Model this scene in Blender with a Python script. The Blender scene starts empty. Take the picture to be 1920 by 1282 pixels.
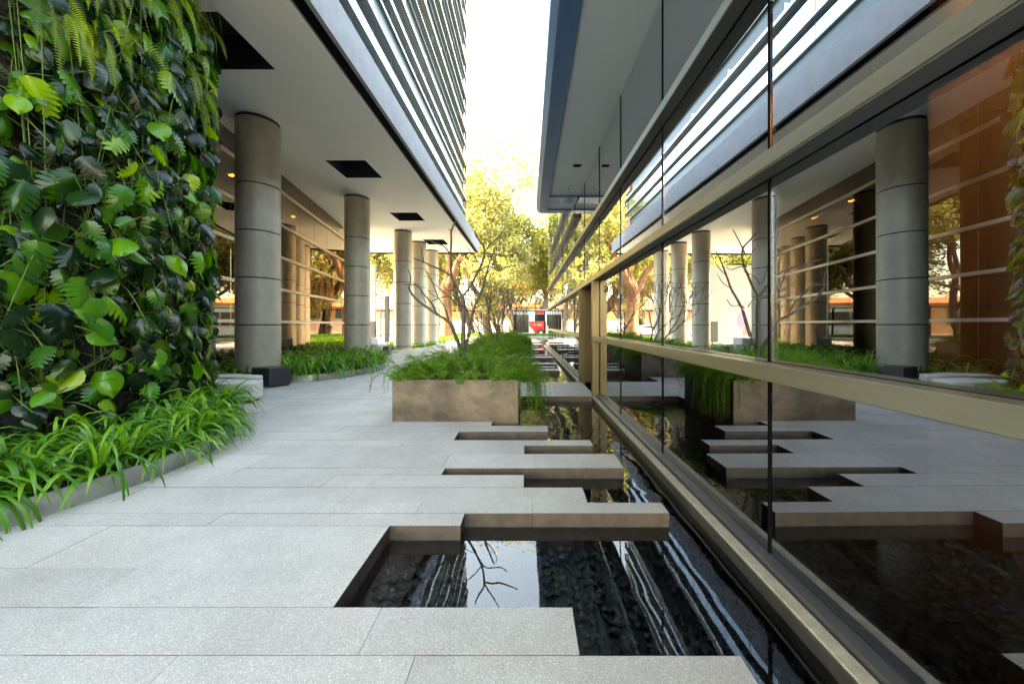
import bpy, math, random
from mathutils import Vector, Matrix, noise
R = math.radians
C = bpy.context.scene.collection
SC = bpy.context.scene

# ------------------------------------------------------------------ camera, world, sun, exposure
F, CX, CY, HC = 660.0, 990.0, 609.0, 1.5          # focal length / principal point in photo pixels, eye height in metres
cd = bpy.data.cameras.new('camera'); cam = bpy.data.objects.new('camera', cd); C.objects.link(cam)
cam.location = (0, 0, HC); cam.rotation_euler = (R(90), 0, 0)
cd.sensor_width = 36; cd.lens = F / 1920 * 36
cd.shift_x = -(CX - 960) / 1920; cd.shift_y = -(641 - CY) / 1920
cd.clip_end = 2000; cd.clip_start = .05
SC.camera = cam
SUN_DIR = Vector((-.77, -.08, .60)).normalized()
w = bpy.data.worlds.new('World'); SC.world = w; w.use_nodes = True
nt = w.node_tree; bg = nt.nodes['Background']
sky = nt.nodes.new('ShaderNodeTexSky'); sky.sky_type = 'NISHITA'; sky.sun_disc = False
sky.sun_elevation = math.asin(SUN_DIR.z); sky.sun_rotation = math.atan2(SUN_DIR.x, SUN_DIR.y)
sky.air_density = 1.0; sky.dust_density = 2.5; sky.ozone_density = 1.0
nt.links.new(sky.outputs[0], bg.inputs[0]); bg.inputs[1].default_value = .15
sl = bpy.data.lights.new('sun', 'SUN'); sl.energy = 2.7; sl.angle = R(.53); sl.color = (1, .93, .80)
so = bpy.data.objects.new('sun', sl); C.objects.link(so)
so.rotation_euler = SUN_DIR.to_track_quat('Z', 'Y').to_euler(); so.location = (-20, 10, 40)
SC.view_settings.view_transform = 'Standard'; SC.view_settings.look = 'None'
SC.view_settings.exposure = 4.35; SC.view_settings.gamma = 1
try:
    SC.view_settings.use_white_balance = True; SC.view_settings.white_balance_temperature = 10400; SC.view_settings.white_balance_tint = 4
except Exception: pass
SC.render.engine = 'CYCLES'
cy = SC.cycles
cy.max_bounces = 12; cy.diffuse_bounces = 4; cy.glossy_bounces = 6; cy.transmission_bounces = 6; cy.transparent_max_bounces = 16
cy.caustics_reflective = False; cy.caustics_refractive = False; cy.sample_clamp_indirect = 6
try:
    cy.use_denoising = True; cy.denoiser = 'OPENIMAGEDENOISE'
except Exception: pass

def at(px, py, Y):                                  # a photo pixel at a real depth
    return Vector(((px - CX) * Y / F, Y, HC + (CY - py) * Y / F))

# ------------------------------------------------------------------ helpers
class MB:
    def __init__(s): s.v = []; s.f = []; s.m = []
    def add(s, vs, fs, m=0):
        o = len(s.v); s.v += [tuple(p) for p in vs]
        s.f += [tuple(i + o for i in f) for f in fs]; s.m += [m] * len(fs); return s
    def box(s, x0, x1, y0, y1, z0, z1, m=0, tf=None):
        vs = [(x, y, z) for z in (z0, z1) for y in (y0, y1) for x in (x0, x1)]
        if tf: vs = [tf(*p) for p in vs]
        return s.add(vs, [(0,2,3,1),(4,5,7,6),(0,1,5,4),(1,3,7,5),(3,2,6,7),(2,0,4,6)], m)
    def prism(s, pts, z0, z1, m=0, inset=0):
        n = len(pts); c = (sum(p[0] for p in pts)/n, sum(p[1] for p in pts)/n)
        top = [(p[0]+(c[0]-p[0])*inset, p[1]+(c[1]-p[1])*inset, z1) for p in pts]
        vs = [(p[0], p[1], z0) for p in pts] + top
        return s.add(vs, [tuple(range(n))[::-1], tuple(range(n, 2*n))] + [(i, (i+1) % n, n+(i+1) % n, n+i) for i in range(n)], m)
    def tube(s, pts, rs, n=6, m=0, cap=True):
        pts = [Vector(p) for p in pts]
        if not hasattr(rs, '__len__'): rs = [rs]*len(pts)
        vs = []; L = len(pts); up = Vector((.13, .27, .95))
        for i, p in enumerate(pts):
            d = (pts[min(i+1, L-1)] - pts[max(i-1, 0)])
            if d.length < 1e-6: d = Vector((0, 0, 1))
            d.normalize(); a = d.cross(up)
            if a.length < .1: a = d.cross(Vector((1, 0, 0)))
            a.normalize(); b = d.cross(a)
            for k in range(n):
                t = 2*math.pi*k/n; vs.append(p + (a*math.cos(t) + b*math.sin(t))*rs[i])
        fs = [(i*n+k, i*n+(k+1) % n, (i+1)*n+(k+1) % n, (i+1)*n+k) for i in range(L-1) for k in range(n)]
        if cap: fs += [tuple(range(n))[::-1], tuple((L-1)*n+k for k in range(n))]
        return s.add(vs, fs, m)
    def cyl(s, x, y, z0, z1, r, n=32, m=0): return s.tube([(x, y, z0), (x, y, z1)], r, n, m)
    def mesh(s, name, mats, smooth=False):
        me = bpy.data.meshes.new(name); me.from_pydata(s.v, [], s.f); 
        for m in (mats if isinstance(mats, (list, tuple)) else [mats]): me.materials.append(m)
        me.polygons.foreach_set('material_index', s.m)
        if smooth: me.polygons.foreach_set('use_smooth', [True]*len(s.f))
        me.update(); return me
    def build(s, name, mats, parent=None, smooth=False, bevel=0):
        o = bpy.data.objects.new(name, s.mesh(name, mats, smooth)); C.objects.link(o)
        if parent: o.parent = parent
        if bevel:
            b = o.modifiers.new('bevel', 'BEVEL'); b.width = bevel; b.segments = 2; b.limit_method = 'ANGLE'
        if smooth == 'auto':
            o.data.polygons.foreach_set('use_smooth', [True]*len(s.f))
            o.data.set_sharp_from_angle(angle=R(40))
        return o

def tag(o, label=None, cat=None, group=None, kind=None):
    if label: o['label'] = label
    if cat: o['category'] = cat
    if group: o['group'] = group
    if kind: o['kind'] = kind
    return o
def empty(name, loc=(0, 0, 0), rz=0, **k):
    o = bpy.data.objects.new(name, None); C.objects.link(o); o.location = loc; o.rotation_euler = (0, 0, rz)
    o.empty_display_size = .2
    return tag(o, **k)
def kids(o): return [c for c in bpy.data.objects if c.parent == o]
def copy_tree(o, parent=None):
    c = o.copy(); C.objects.link(c)
    if parent: c.parent = parent
    for ch in kids(o): copy_tree(ch, c)
    return c

def mat(name, col=(.5,.5,.5), rough=.6, metal=0, bump=None, var=None, spec=None, island=0, transl=0, coat=0, emit=None):
    """bump=(scale, strength); var=(scale, [(pos,col)...]) colour by noise; island=amount of per-piece variation"""
    m = bpy.data.materials.new(name); m.use_nodes = True; n = m.node_tree; N = n.nodes; L = n.links
    p = N['Principled BSDF']; out = N['Material Output']
    p.inputs['Base Color'].default_value = (*col, 1); p.inputs['Roughness'].default_value = rough; p.inputs['Metallic'].default_value = metal
    if spec is not None: p.inputs['Specular IOR Level'].default_value = spec
    if coat: p.inputs['Coat Weight'].default_value = coat
    tc = N.new('ShaderNodeTexCoord'); csock = None
    if var:
        nz = N.new('ShaderNodeTexNoise'); nz.inputs['Scale'].default_value = var[0]; nz.inputs['Detail'].default_value = 6; nz.inputs['Roughness'].default_value = .65
        if len(var) > 2:
            mp = N.new('ShaderNodeMapping'); mp.inputs['Scale'].default_value = var[2]; L.new(tc.outputs['Object'], mp.inputs[0]); L.new(mp.outputs[0], nz.inputs[0])
        else: L.new(tc.outputs['Object'], nz.inputs[0])
        cr = N.new('ShaderNodeValToRGB'); L.new(nz.outputs[0], cr.inputs[0]); el = cr.color_ramp.elements
        while len(el) > 1: el.remove(el[-1])
        for i, (q, c) in enumerate(var[1]):
            e = el[0] if i == 0 else el.new(q)
            e.position = q; e.color = (*c, 1)
        csock = cr.outputs[0]
    if island:
        g = N.new('ShaderNodeNewGeometry')
        if isinstance(island, list):
            cr2 = N.new('ShaderNodeValToRGB'); L.new(g.outputs['Random Per Island'], cr2.inputs[0]); el = cr2.color_ramp.elements
            while len(el) > 1: el.remove(el[-1])
            for i, (q, c) in enumerate(island):
                e = el[0] if i == 0 else el.new(q)
                e.position = q; e.color = (*c, 1)
            csock = cr2.outputs[0]
        else:
            mr = N.new('ShaderNodeMapRange'); mr.inputs[3].default_value = 1-island; mr.inputs[4].default_value = 1+island
            L.new(g.outputs['Random Per Island'], mr.inputs[0])
            mx = N.new('ShaderNodeVectorMath'); mx.operation = 'SCALE'
            if csock: L.new(csock, mx.inputs[0])
            else: mx.inputs[0].default_value = col
            L.new(mr.outputs[0], mx.inputs['Scale']); csock = mx.outputs[0]
    if csock: L.new(csock, p.inputs['Base Color'])
    if bump:
        nb = N.new('ShaderNodeTexNoise'); nb.inputs['Scale'].default_value = bump[0]; nb.inputs['Detail'].default_value = 5
        bp = N.new('ShaderNodeBump'); bp.inputs['Strength'].default_value = bump[1]; bp.inputs['Distance'].default_value = bump[2] if len(bump) > 2 else .01
        L.new(tc.outputs['Object'], nb.inputs[0]); L.new(nb.outputs[0], bp.inputs['Height']); L.new(bp.outputs[0], p.inputs['Normal'])
    if transl:
        t = N.new('ShaderNodeBsdfTranslucent'); ms = N.new('ShaderNodeMixShader'); ms.inputs[0].default_value = transl
        hs = N.new('ShaderNodeHueSaturation'); hs.inputs['Saturation'].default_value = 1.15; hs.inputs['Value'].default_value = 1.6; hs.inputs['Hue'].default_value = .485
        if csock: L.new(csock, hs.inputs['Color'])
        else: hs.inputs['Color'].default_value = (*col, 1)
        L.new(hs.outputs[0], t.inputs[0]); L.new(p.outputs[0], ms.inputs[1]); L.new(t.outputs[0], ms.inputs[2]); L.new(ms.outputs[0], out.inputs[0])
    if emit:
        p.inputs['Emission Color'].default_value = (*emit[0], 1); p.inputs['Emission Strength'].default_value = emit[1]
    return m

def glass_mat(name, tint, refl, f0, f1, rough=.0, wave=0):
    """coated pane: mirror share rises from f0 (face on) to f1 (grazing); the rest passes through tinted"""
    m = bpy.data.materials.new(name); m.use_nodes = True; n = m.node_tree; N = n.nodes; L = n.links
    N.remove(N['Principled BSDF']); out = N['Material Output']
    tr = N.new('ShaderNodeBsdfTransparent'); tr.inputs[0].default_value = (*tint, 1)
    gl = N.new('ShaderNodeBsdfGlossy'); gl.inputs[0].default_value = (*refl, 1); gl.inputs['Roughness'].default_value = rough
    lw = N.new('ShaderNodeLayerWeight'); lw.inputs[0].default_value = .35
    mr = N.new('ShaderNodeMapRange'); mr.inputs[3].default_value = f0; mr.inputs[4].default_value = f1
    L.new(lw.outputs['Facing'], mr.inputs[0])
    ms = N.new('ShaderNodeMixShader'); L.new(mr.outputs[0], ms.inputs[0]); L.new(tr.outputs[0], ms.inputs[1]); L.new(gl.outputs[0], ms.inputs[2])
    if wave:
        tc = N.new('ShaderNodeTexCoord'); nb = N.new('ShaderNodeTexNoise'); nb.inputs['Scale'].default_value = .55; nb.inputs['Detail'].default_value = 0
        bp = N.new('ShaderNodeBump'); bp.inputs['Strength'].default_value = 1; bp.inputs['Distance'].default_value = wave
        L.new(tc.outputs['Object'], nb.inputs[0]); L.new(nb.outputs[0], bp.inputs['Height']); L.new(bp.outputs[0], gl.inputs['Normal'])
    L.new(ms.outputs[0], out.inputs[0]); return m

def solidcol(name, *a, **k): return mat(name, *a, **k)

# ------------------------------------------------------------------ materials
def granite(name, lo, hi):
    m = mat(name, rough=.62); n = m.node_tree; N = n.nodes; L = n.links; p = N['Principled BSDF']
    tc = [x for x in N if x.type == 'TEX_COORD'][0]
    v = N.new('ShaderNodeTexVoronoi'); v.inputs['Scale'].default_value = 230; L.new(tc.outputs['Object'], v.inputs[0])
    s = N.new('ShaderNodeSeparateColor'); L.new(v.outputs['Color'], s.inputs[0])
    cr = N.new('ShaderNodeValToRGB'); L.new(s.outputs[0], cr.inputs[0]); e = cr.color_ramp.elements
    e[0].position = 0; e[0].color = (*lo, 1); e[1].position = 1; e[1].color = (*hi, 1)
    k = e.new(.82); k.color = tuple((a*.35+b*.5) for a, b in zip(lo, hi)) + (1,)
    k = e.new(.1); k.color = tuple(a*1.35 for a in lo) + (1,)
    n1 = N.new('ShaderNodeTexNoise'); n1.inputs['Scale'].default_value = 1.3; n1.inputs['Detail'].default_value = 7; n1.inputs['Roughness'].default_value = .7; L.new(tc.outputs['Object'], n1.inputs[0])
    mr = N.new('ShaderNodeMapRange'); mr.inputs[1].default_value = .3; mr.inputs[2].default_value = .7; mr.inputs[3].default_value = .82; mr.inputs[4].default_value = 1.1; L.new(n1.outputs[0], mr.inputs[0])
    g = N.new('ShaderNodeNewGeometry'); m2 = N.new('ShaderNodeMapRange'); m2.inputs[3].default_value = .93; m2.inputs[4].default_value = 1.06; L.new(g.outputs['Random Per Island'], m2.inputs[0])
    mu = N.new('ShaderNodeMath'); mu.operation = 'MULTIPLY'; L.new(mr.outputs[0], mu.inputs[0]); L.new(m2.outputs[0], mu.inputs[1])
    sc = N.new('ShaderNodeVectorMath'); sc.operation = 'SCALE'; L.new(cr.outputs[0], sc.inputs[0]); L.new(mu.outputs[0], sc.inputs['Scale']); n3 = N.new('ShaderNodeTexNoise'); n3.inputs['Scale'].default_value = .75; n3.inputs['Detail'].default_value = 8; n3.inputs['Roughness'].default_value = .75; L.new(tc.outputs['Object'], n3.inputs[0])
    m3 = N.new('ShaderNodeMapRange'); m3.inputs[1].default_value = .50; m3.inputs[2].default_value = .72; m3.inputs[4].default_value = .5; L.new(n3.outputs[0], m3.inputs[0])
    mx = N.new('ShaderNodeMix'); mx.data_type = 'RGBA'; mx.blend_type = 'MULTIPLY'; mx.inputs[7].default_value = (.80, .73, .62, 1); L.new(m3.outputs[0], mx.inputs[0]); L.new(sc.outputs[0], mx.inputs[6]); L.new(mx.outputs[2], p.inputs['Base Color'])
    n2 = N.new('ShaderNodeTexNoise'); n2.inputs['Scale'].default_value = 120; n2.inputs['Detail'].default_value = 3; L.new(tc.outputs['Object'], n2.inputs[0])
    bp = N.new('ShaderNodeBump'); bp.inputs['Strength'].default_value = .35; bp.inputs['Distance'].default_value = .003; L.new(n2.outputs[0], bp.inputs['Height']); L.new(bp.outputs[0], p.inputs['Normal'])
    return m
M = {}
M['granite'] = granite('granite', (.31, .306, .298), (.70, .69, .67))
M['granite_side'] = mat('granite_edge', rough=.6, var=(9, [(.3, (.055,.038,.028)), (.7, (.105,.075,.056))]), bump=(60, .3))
M['grout'] = mat('grout', (.13, .125, .115), .9)
M['concrete'] = mat('column_concrete', rough=.42, var=(2.2, [(.25, (.35,.305,.245)), (.75, (.56,.50,.41))], (1, 1, .6)), bump=(30, .12))
M['joint'] = mat('column_joint', (.04,.038,.035), .8)
M['plaster'] = mat('soffit_plaster', rough=.85, var=(.6, [(.3, (.76,.75,.71)), (.7, (.82,.81,.78))]))
M['fascia'] = mat('fascia_render', rough=.8, var=(3, [(.3, (.24,.235,.25)), (.7, (.31,.305,.32))]), bump=(40, .15))
M['black'] = mat('black_reveal', (.003,.004,.007), .8, spec=.03)
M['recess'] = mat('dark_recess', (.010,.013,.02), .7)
M['alu'] = mat('aluminium_fin', (.17,.19,.20), .42, .5)
M['alu_white'] = mat('white_aluminium_edge', (.85,.87,.88), .4)
M['spandrel'] = mat('dark_spandrel', (.07,.09,.105), .3, .2)
M['warm_end'] = mat('warm_light_end', (.42,.22,.11), .5)  # warm light at the far band ends, put into the colour
M['tower_glass'] = mat('tower_glass', (.62,.76,.86), .06, 1.0)
M['bronze'] = mat('champagne_metal', rough=.30, metal=.85, var=(1.2, [(.3, (.37,.345,.27)), (.7, (.45,.42,.335))], (8, 1, 8)), bump=(60, .03))
M['bronze_post'] = mat('bronze_post', rough=.34, metal=.8, var=(2, [(.3, (.125,.088,.046)), (.7, (.17,.12,.065))], (6, 6, .3)))
M['bronze_dark'] = mat('bronze_panel', rough=.38, metal=.55, var=(3, [(.3, (.13,.088,.045)), (.7, (.19,.13,.068))], (4, 4, .3)))
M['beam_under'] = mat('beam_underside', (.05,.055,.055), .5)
M['curb'] = mat('curb_stone', rough=.6, var=(14, [(.3, (.30,.28,.23)), (.7, (.46,.43,.36))]), bump=(80, .3))
M['curb_dark'] = mat('curb_side', rough=.5, var=(4, [(.3, (.03,.03,.028)), (.7, (.06,.057,.05))]))
M['steel'] = mat('grey_steel_sill', (.20,.195,.21), .35, .8)
M['glass_lo'] = glass_mat('lower_pane', (.42,.42,.42), (.80,.84,.90), .22, .85, wave=.0012)
M['glass_hi'] = glass_mat('upper_pane', (.62,.62,.63), (.90,.93,.97), .52, .95, wave=.002)
M['glass_lobby'] = glass_mat('lobby_pane', (.26,.18,.14), (.46,.39,.33), .30, .85, wave=.003)
M['silicone'] = mat('silicone_joint', (.004,.004,.005), .8, spec=.05)
M['canopy'] = mat('canopy_frame_sky_tint', (.07,.18,.36), .30, .3)  # dark metal with the sky's blue reflection put into its base colour
M['canopy_panel'] = mat('canopy_soffit_panel', rough=.6, var=(.5, [(.3, (.60,.70,.80)), (.7, (.66,.76,.85))]))
M['wood'] = mat('wood_panel', rough=.35, var=(4, [(.25, (.17,.085,.042)), (.75, (.31,.165,.085))], (6, 6, .35)), bump=(30, .1))
M['wood_dark'] = mat('dark_wood_wall', rough=.5, var=(4, [(.25, (.07,.038,.024)), (.75, (.13,.07,.045))], (6, 6, .35)))
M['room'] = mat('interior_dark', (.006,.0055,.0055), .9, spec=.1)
M['brass'] = mat('lobby_rail', (.68,.60,.48), .45, .35)
M['planter'] = mat('weathered_planter', rough=.45, metal=.35, var=(1.5, [(.28, (.028,.018,.011)), (.42, (.07,.05,.036)), (.52, (.115,.085,.062)), (.62, (.18,.125,.085)), (.8, (.23,.16,.11))], (1, 1, 1.3)), bump=(25, .08))
M['kerb_metal'] = mat('kerb_metal', rough=.4, metal=.6, var=(3, [(.3, (.24,.235,.22)), (.7, (.46,.45,.43))], (1, 1, 3)))
M['soil'] = mat('mulch', rough=.95, var=(45, [(.35, (.03,.016,.010)), (.6, (.10,.05,.03)), (.75, (.17,.10,.06))]), bump=(45, 1, .03))
M['pebble'] = mat('wet_stone', rough=.35, var=(7, [(.3, (.03,.034,.038)), (.7, (.10,.106,.112))]), island=.5)
M['bench'] = mat('white_bench', rough=.55, var=(5, [(.3, (.66,.63,.58)), (.7, (.76,.74,.70))]))
M['bench_base'] = mat('bench_plinth', (.06,.055,.05), .7)
M['cube'] = mat('black_bench', (.022,.024,.032), .42)
M['strap'] = mat('strap_leaf', rough=.33, island=[(0, (.03,.13,.02)), (.45, (.06,.22,.025)), (.8, (.14,.34,.03)), (1, (.27,.48,.05))], transl=.35)
M['monstera'] = mat('monstera_leaf', rough=.24, island=[(0, (.005,.022,.010)), (.38, (.011,.05,.014)), (.55, (.03,.14,.016)), (.8, (.09,.31,.018)), (.96, (.24,.48,.02)), (1, (.45,.54,.03))], transl=.42)
M['fern'] = mat('fern_leaf', rough=.45, island=[(0, (.05,.12,.015)), (.4, (.18,.30,.025)), (1, (.45,.56,.04))], transl=.4)
M['aspara'] = mat('asparagus_fern', rough=.5, island=[(0, (.05,.15,.018)), (.6, (.11,.26,.025)), (1, (.24,.40,.05))], transl=.4)
M['stem'] = mat('green_stem', (.10,.16,.03), .5)
M['root'] = mat('dry_root', (.11,.062,.035), .8)
M['wallcore'] = mat('black_planting_fabric', rough=.8, var=(5, [(.3, (.006,.006,.007)), (.7, (.03,.03,.034))]), bump=(7, 1, .12))
M['bark'] = mat('grey_bark', rough=.6, var=(14, [(.3, (.035,.026,.02)), (.7, (.15,.115,.09))]), bump=(50, .4))
M['bark2'] = mat('brown_bark', rough=.8, var=(3, [(.3, (.07,.048,.033)), (.7, (.20,.14,.10))], (3, 3, .6)), bump=(8, .6, .05))
M['crown'] = mat('tree_leaf', rough=.5, island=[(0, (.13,.15,.05)), (.5, (.25,.26,.09)), (.85, (.36,.34,.14)), (1, (.45,.38,.25))], transl=.5)
M['crown2'] = mat('olive_tree_leaf', rough=.5, island=[(0, (.10,.13,.035)), (.6, (.22,.24,.07)), (1, (.36,.34,.13))], transl=.5)

def water_mat():
    m = bpy.data.materials.new('pool_water'); m.use_nodes = True; n = m.node_tree; N = n.nodes; L = n.links
    N.remove(N['Principled BSDF']); out = N['Material Output']
    tr = N.new('ShaderNodeBsdfTransparent'); tr.inputs[0].default_value = (.68, .74, .78, 1)
    gl = N.new('ShaderNodeBsdfGlossy'); gl.inputs['Roughness'].default_value = 0; gl.inputs[0].default_value = (1, 1, 1, 1)
    fr = N.new('ShaderNodeFresnel'); fr.inputs[0].default_value = 1.75
    tc = N.new('ShaderNodeTexCoord'); mp = N.new('ShaderNodeMapping'); mp.inputs['Scale'].default_value = (1.5, 1, 1); L.new(tc.outputs['Object'], mp.inputs[0])
    a = N.new('ShaderNodeTexNoise'); a.inputs['Scale'].default_value = 2.6; a.inputs['Detail'].default_value = .6; a.inputs['Roughness'].default_value = .5; a.inputs['Distortion'].default_value = .3
    L.new(mp.outputs[0], a.inputs[0])
    bp = N.new('ShaderNodeBump'); bp.inputs['Strength'].default_value = 1
    sx = N.new('ShaderNodeSeparateXYZ'); L.new(tc.outputs['Object'], sx.inputs[0]); am = N.new('ShaderNodeMapRange'); L.new(sx.outputs[1], am.inputs[0])
    for k_, v_ in ((1, 2.6), (2, 5.6), (3, .0013), (4, .007)): am.inputs[k_].default_value = v_
    L.new(am.outputs[0], bp.inputs['Distance'])
    L.new(a.outputs[0], bp.inputs['Height'])
    for x in (gl, fr): L.new(bp.outputs[0], x.inputs['Normal'])
    ms = N.new('ShaderNodeMixShader'); L.new(fr.outputs[0], ms.inputs[0]); L.new(tr.outputs[0], ms.inputs[1]); L.new(gl.outputs[0], ms.inputs[2]); L.new(ms.outputs[0], out.inputs[0])
    return m
M['water'] = water_mat()

# ------------------------------------------------------------------ ground, paving, pool
rnd = random.Random(7)
g = MB(); g.add([(-900,-300,-.42),(900,-300,-.42),(900,1500,-.42),(-900,1500,-.42)], [(0,1,2,3)])
tag(g.build('ground', mat('ground_earth', (.12,.11,.09), .9)), kind='structure')
WZ = -.11
ZB = -.40
strips = [(-3.2,-2.4,1.3),(-2.4,-1.6,1.3),(-1.6,-.8,1.3),(-.8,-.1,1.3),(-.1,.5,1.3),(.5,.95,1.2),(.95,1.599,.964),(1.599,1.871,.235),(1.871,2.17,-1.035),(2.17,2.633,-1.035),(2.633,2.805,-.505),(2.805,2.973,1.126),
 (2.973,3.253,.503),(3.253,3.523,-.04),(3.523,3.689,-.867),(3.689,4.096,1.006),(4.096,4.381,-.045),(4.381,4.59,.81),(4.59,4.95,-.97),(4.95,5.24,.285),
 (5.24,5.47,-.55),(5.47,6.0,-.5),(6.0,6.6,-.5),(6.6,7.13,-.5),(7.13,7.405,-.15)]
y = 9.25
while y < 40:
    d = rnd.choice([.35,.5,.65,.8]); strips.append((y, min(y+d, 40.2), -.45)); y += d
pv = MB()
def slab_row(y0, y1, xl, xr, gap=.0024):
    x = xr
    while x > xl:
        L_ = rnd.uniform(.9, 2.1) if y1 < 12 else rnd.uniform(2, 3)
        x0 = max(xl, x - L_)
        if x0 - xl < .3: x0 = xl
        dz = rnd.uniform(-.0012, .0012)
        pv.box(x0+gap/2, x-gap/2, y0+gap/2, y1-gap/2, ZB, dz); x = x0
for (a, b, xr) in strips: slab_row(a, b, -17 if a > 5 else -10, xr)
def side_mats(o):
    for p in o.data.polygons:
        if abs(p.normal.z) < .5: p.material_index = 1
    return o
gt = MB()
for (a, b, xr) in strips: gt.add([(-17 if a > 5 else -10, a-.001, -.005), (xr-.006, a-.001, -.005), (xr-.006, b, -.005), (-17 if a > 5 else -10, b, -.005)], [(0,1,2,3)])
tag(gt.build('paving_joints', M['grout']), kind='structure')
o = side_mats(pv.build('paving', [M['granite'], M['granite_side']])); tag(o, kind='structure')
# bridge to the door and the planks that reach out over the water further on
br = MB(); br.box(-.15, .62, 7.407, 9.248, ZB, 0); br.box(.623, 1.42, 7.407, 9.248, ZB, .0008); br.box(-17, -.153, 7.407, 8.3, ZB, -.001); br.box(-17, -.153, 8.303, 9.248, ZB, 0)
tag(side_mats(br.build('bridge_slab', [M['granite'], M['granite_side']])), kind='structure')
pk = MB()
for (a, b, xr) in [(11.6,12.05,1.04),(12.45,12.75,.98),(13.5,13.85,1.1),(16.1,16.8,1.17),(17.4,17.75,1.02),(19.2,19.5,.6),(21.2,22.0,.95),(24.0,24.4,.7),(27,28.2,1.05),(31.2,32.4,1.0),(35,36,.9)]:
    pk.box(-.447, xr, a, b, ZB, -.002)
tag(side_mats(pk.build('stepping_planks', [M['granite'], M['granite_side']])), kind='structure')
fl = MB(); fl.box(-3.2, 1.6, -3.5, 41, -.38, -.30); tag(fl.build('pool_floor', M['pebble']), kind='structure')
# the pool surface, well clear below the slab tops
wt = MB(); wt.add([(-2.0,-3.3,WZ),(1.55,-3.3,WZ),(1.55,41,WZ),(-2.0,41,WZ)], [(0,1,2,3)])
tag(wt.build('water', M['water']), kind='structure')
# stones on the pool floor
ico_v, ico_f = [], []
def ico():
    import bmesh
    b = bmesh.new(); bmesh.ops.create_icosphere(b, subdivisions=1, radius=1)
    v = [x.co.copy() for x in b.verts]; f = [tuple(q.index for q in p.verts) for p in b.faces]; b.free(); return v, f
ico_v, ico_f = ico()
def stones(name, n, x0, x1, y0, y1, z, r0, r1, m, seed):
    q = random.Random(seed); s = MB()
    for i in range(n):
        x = q.uniform(x0, x1); yy = q.uniform(y0, y1); r = q.uniform(r0, r1)
        rot = Matrix.Rotation(q.uniform(0, 6.3), 3, 'Z') @ Matrix.Rotation(q.uniform(-.5, .5), 3, 'X')
        sc = Vector((q.uniform(.8, 1.5), q.uniform(.7, 1.1), q.uniform(.5, .8)))
        vs = []
        for v in ico_v:
            k = 1 + .28*noise.noise(v*1.7 + Vector((i*3.1, 0, 0)))
            p = rot @ Vector((v.x*sc.x*k, v.y*sc.y*k, v.z*sc.z*k)) * r
            vs.append((p.x+x, p.y+yy, p.z+z+q.random()*.0))
        s.add(vs, ico_f)
    return s.build(name, m)
o = stones('pebbles', 6500, -1.1, 1.42, .7, 6.2, -.272, .018, .036, M['pebble'], 3)
tag(o, label='dark grey wet pebbles lying on the floor of the reflecting pool', cat='pebbles', kind='stuff')

# ------------------------------------------------------------------ left office tower (columns, soffit, fascia, fins)
SZ = 6.85
tower = empty('office_tower', (-9, 8, 0), label='tall office tower on round columns with rows of horizontal metal fins above a pale soffit', cat='office building')
tower.location = (0, 0, 0)
sf = MB()
holes = [(-6.62,-5.30, 6.02,7.39),(-6.62,-5.30,11.46,12.84),(-6.62,-5.30,16.8,18.12),(-6.62,-5.30,22.1,23.5)]
ys = [-9]; 
for h in holes: ys += [h[2], h[3]]
ys.append(26)
for i in range(0, len(ys)-1):
    y0, y1 = ys[i], ys[i+1]
    if i % 2 == 0: sf.box(-22, -3.93, y0, y1, SZ, SZ+.18)
    else: sf.box(-22, -6.62, y0, y1, SZ, SZ+.18); sf.box(-5.30, -3.93, y0, y1, SZ, SZ+.18)
sf.build('soffit', M['plaster'], tower)
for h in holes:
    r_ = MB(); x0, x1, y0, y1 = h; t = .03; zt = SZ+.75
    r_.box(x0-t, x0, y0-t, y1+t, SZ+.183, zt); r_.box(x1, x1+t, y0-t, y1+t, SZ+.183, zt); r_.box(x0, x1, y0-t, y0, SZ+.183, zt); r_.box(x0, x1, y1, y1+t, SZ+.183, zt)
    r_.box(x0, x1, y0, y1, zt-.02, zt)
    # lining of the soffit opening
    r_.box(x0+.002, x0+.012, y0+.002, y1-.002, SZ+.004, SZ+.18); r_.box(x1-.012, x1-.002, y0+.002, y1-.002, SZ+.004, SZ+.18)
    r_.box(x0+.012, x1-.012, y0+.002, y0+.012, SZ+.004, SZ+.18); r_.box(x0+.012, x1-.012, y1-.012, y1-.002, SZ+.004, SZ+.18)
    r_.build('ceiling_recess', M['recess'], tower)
b_ = MB(); b_.box(-3.928, -3.69, -9, 25.998, SZ+.05, SZ+.18); b_.build('shadow_gap', M['black'], tower)
b_ = MB(); b_.box(-3.688, -3.60, -9, 26, SZ+.002, 7.6); b_.box(-4.9, -3.60, -9, 26, 7.602, 7.66)
b_.box(-22, -3.60, 26.002, 26.09, SZ+.002, 7.66); b_.build('fascia', M['fascia'], tower)
b_ = MB(); b_.box(-22, -3.95, 26.1, 26.16, SZ-.10, SZ+.06); b_.build('end_trim', M['black'], tower)
XG = -4.69
b_ = MB(); b_.box(-22, XG-.02, -9, 25.9, 7.67, 36); b_.build('tower_core', M['spandrel'], tower)
gl = MB(); sp = MB(); fa = MB(); fb = MB(); wh = MB(); be = MB(); jt = MB(); tk = MB()
z = 9.19+1.5 - 2.48*1 
nper = 0
z0 = 8.21 - 2.48
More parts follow.
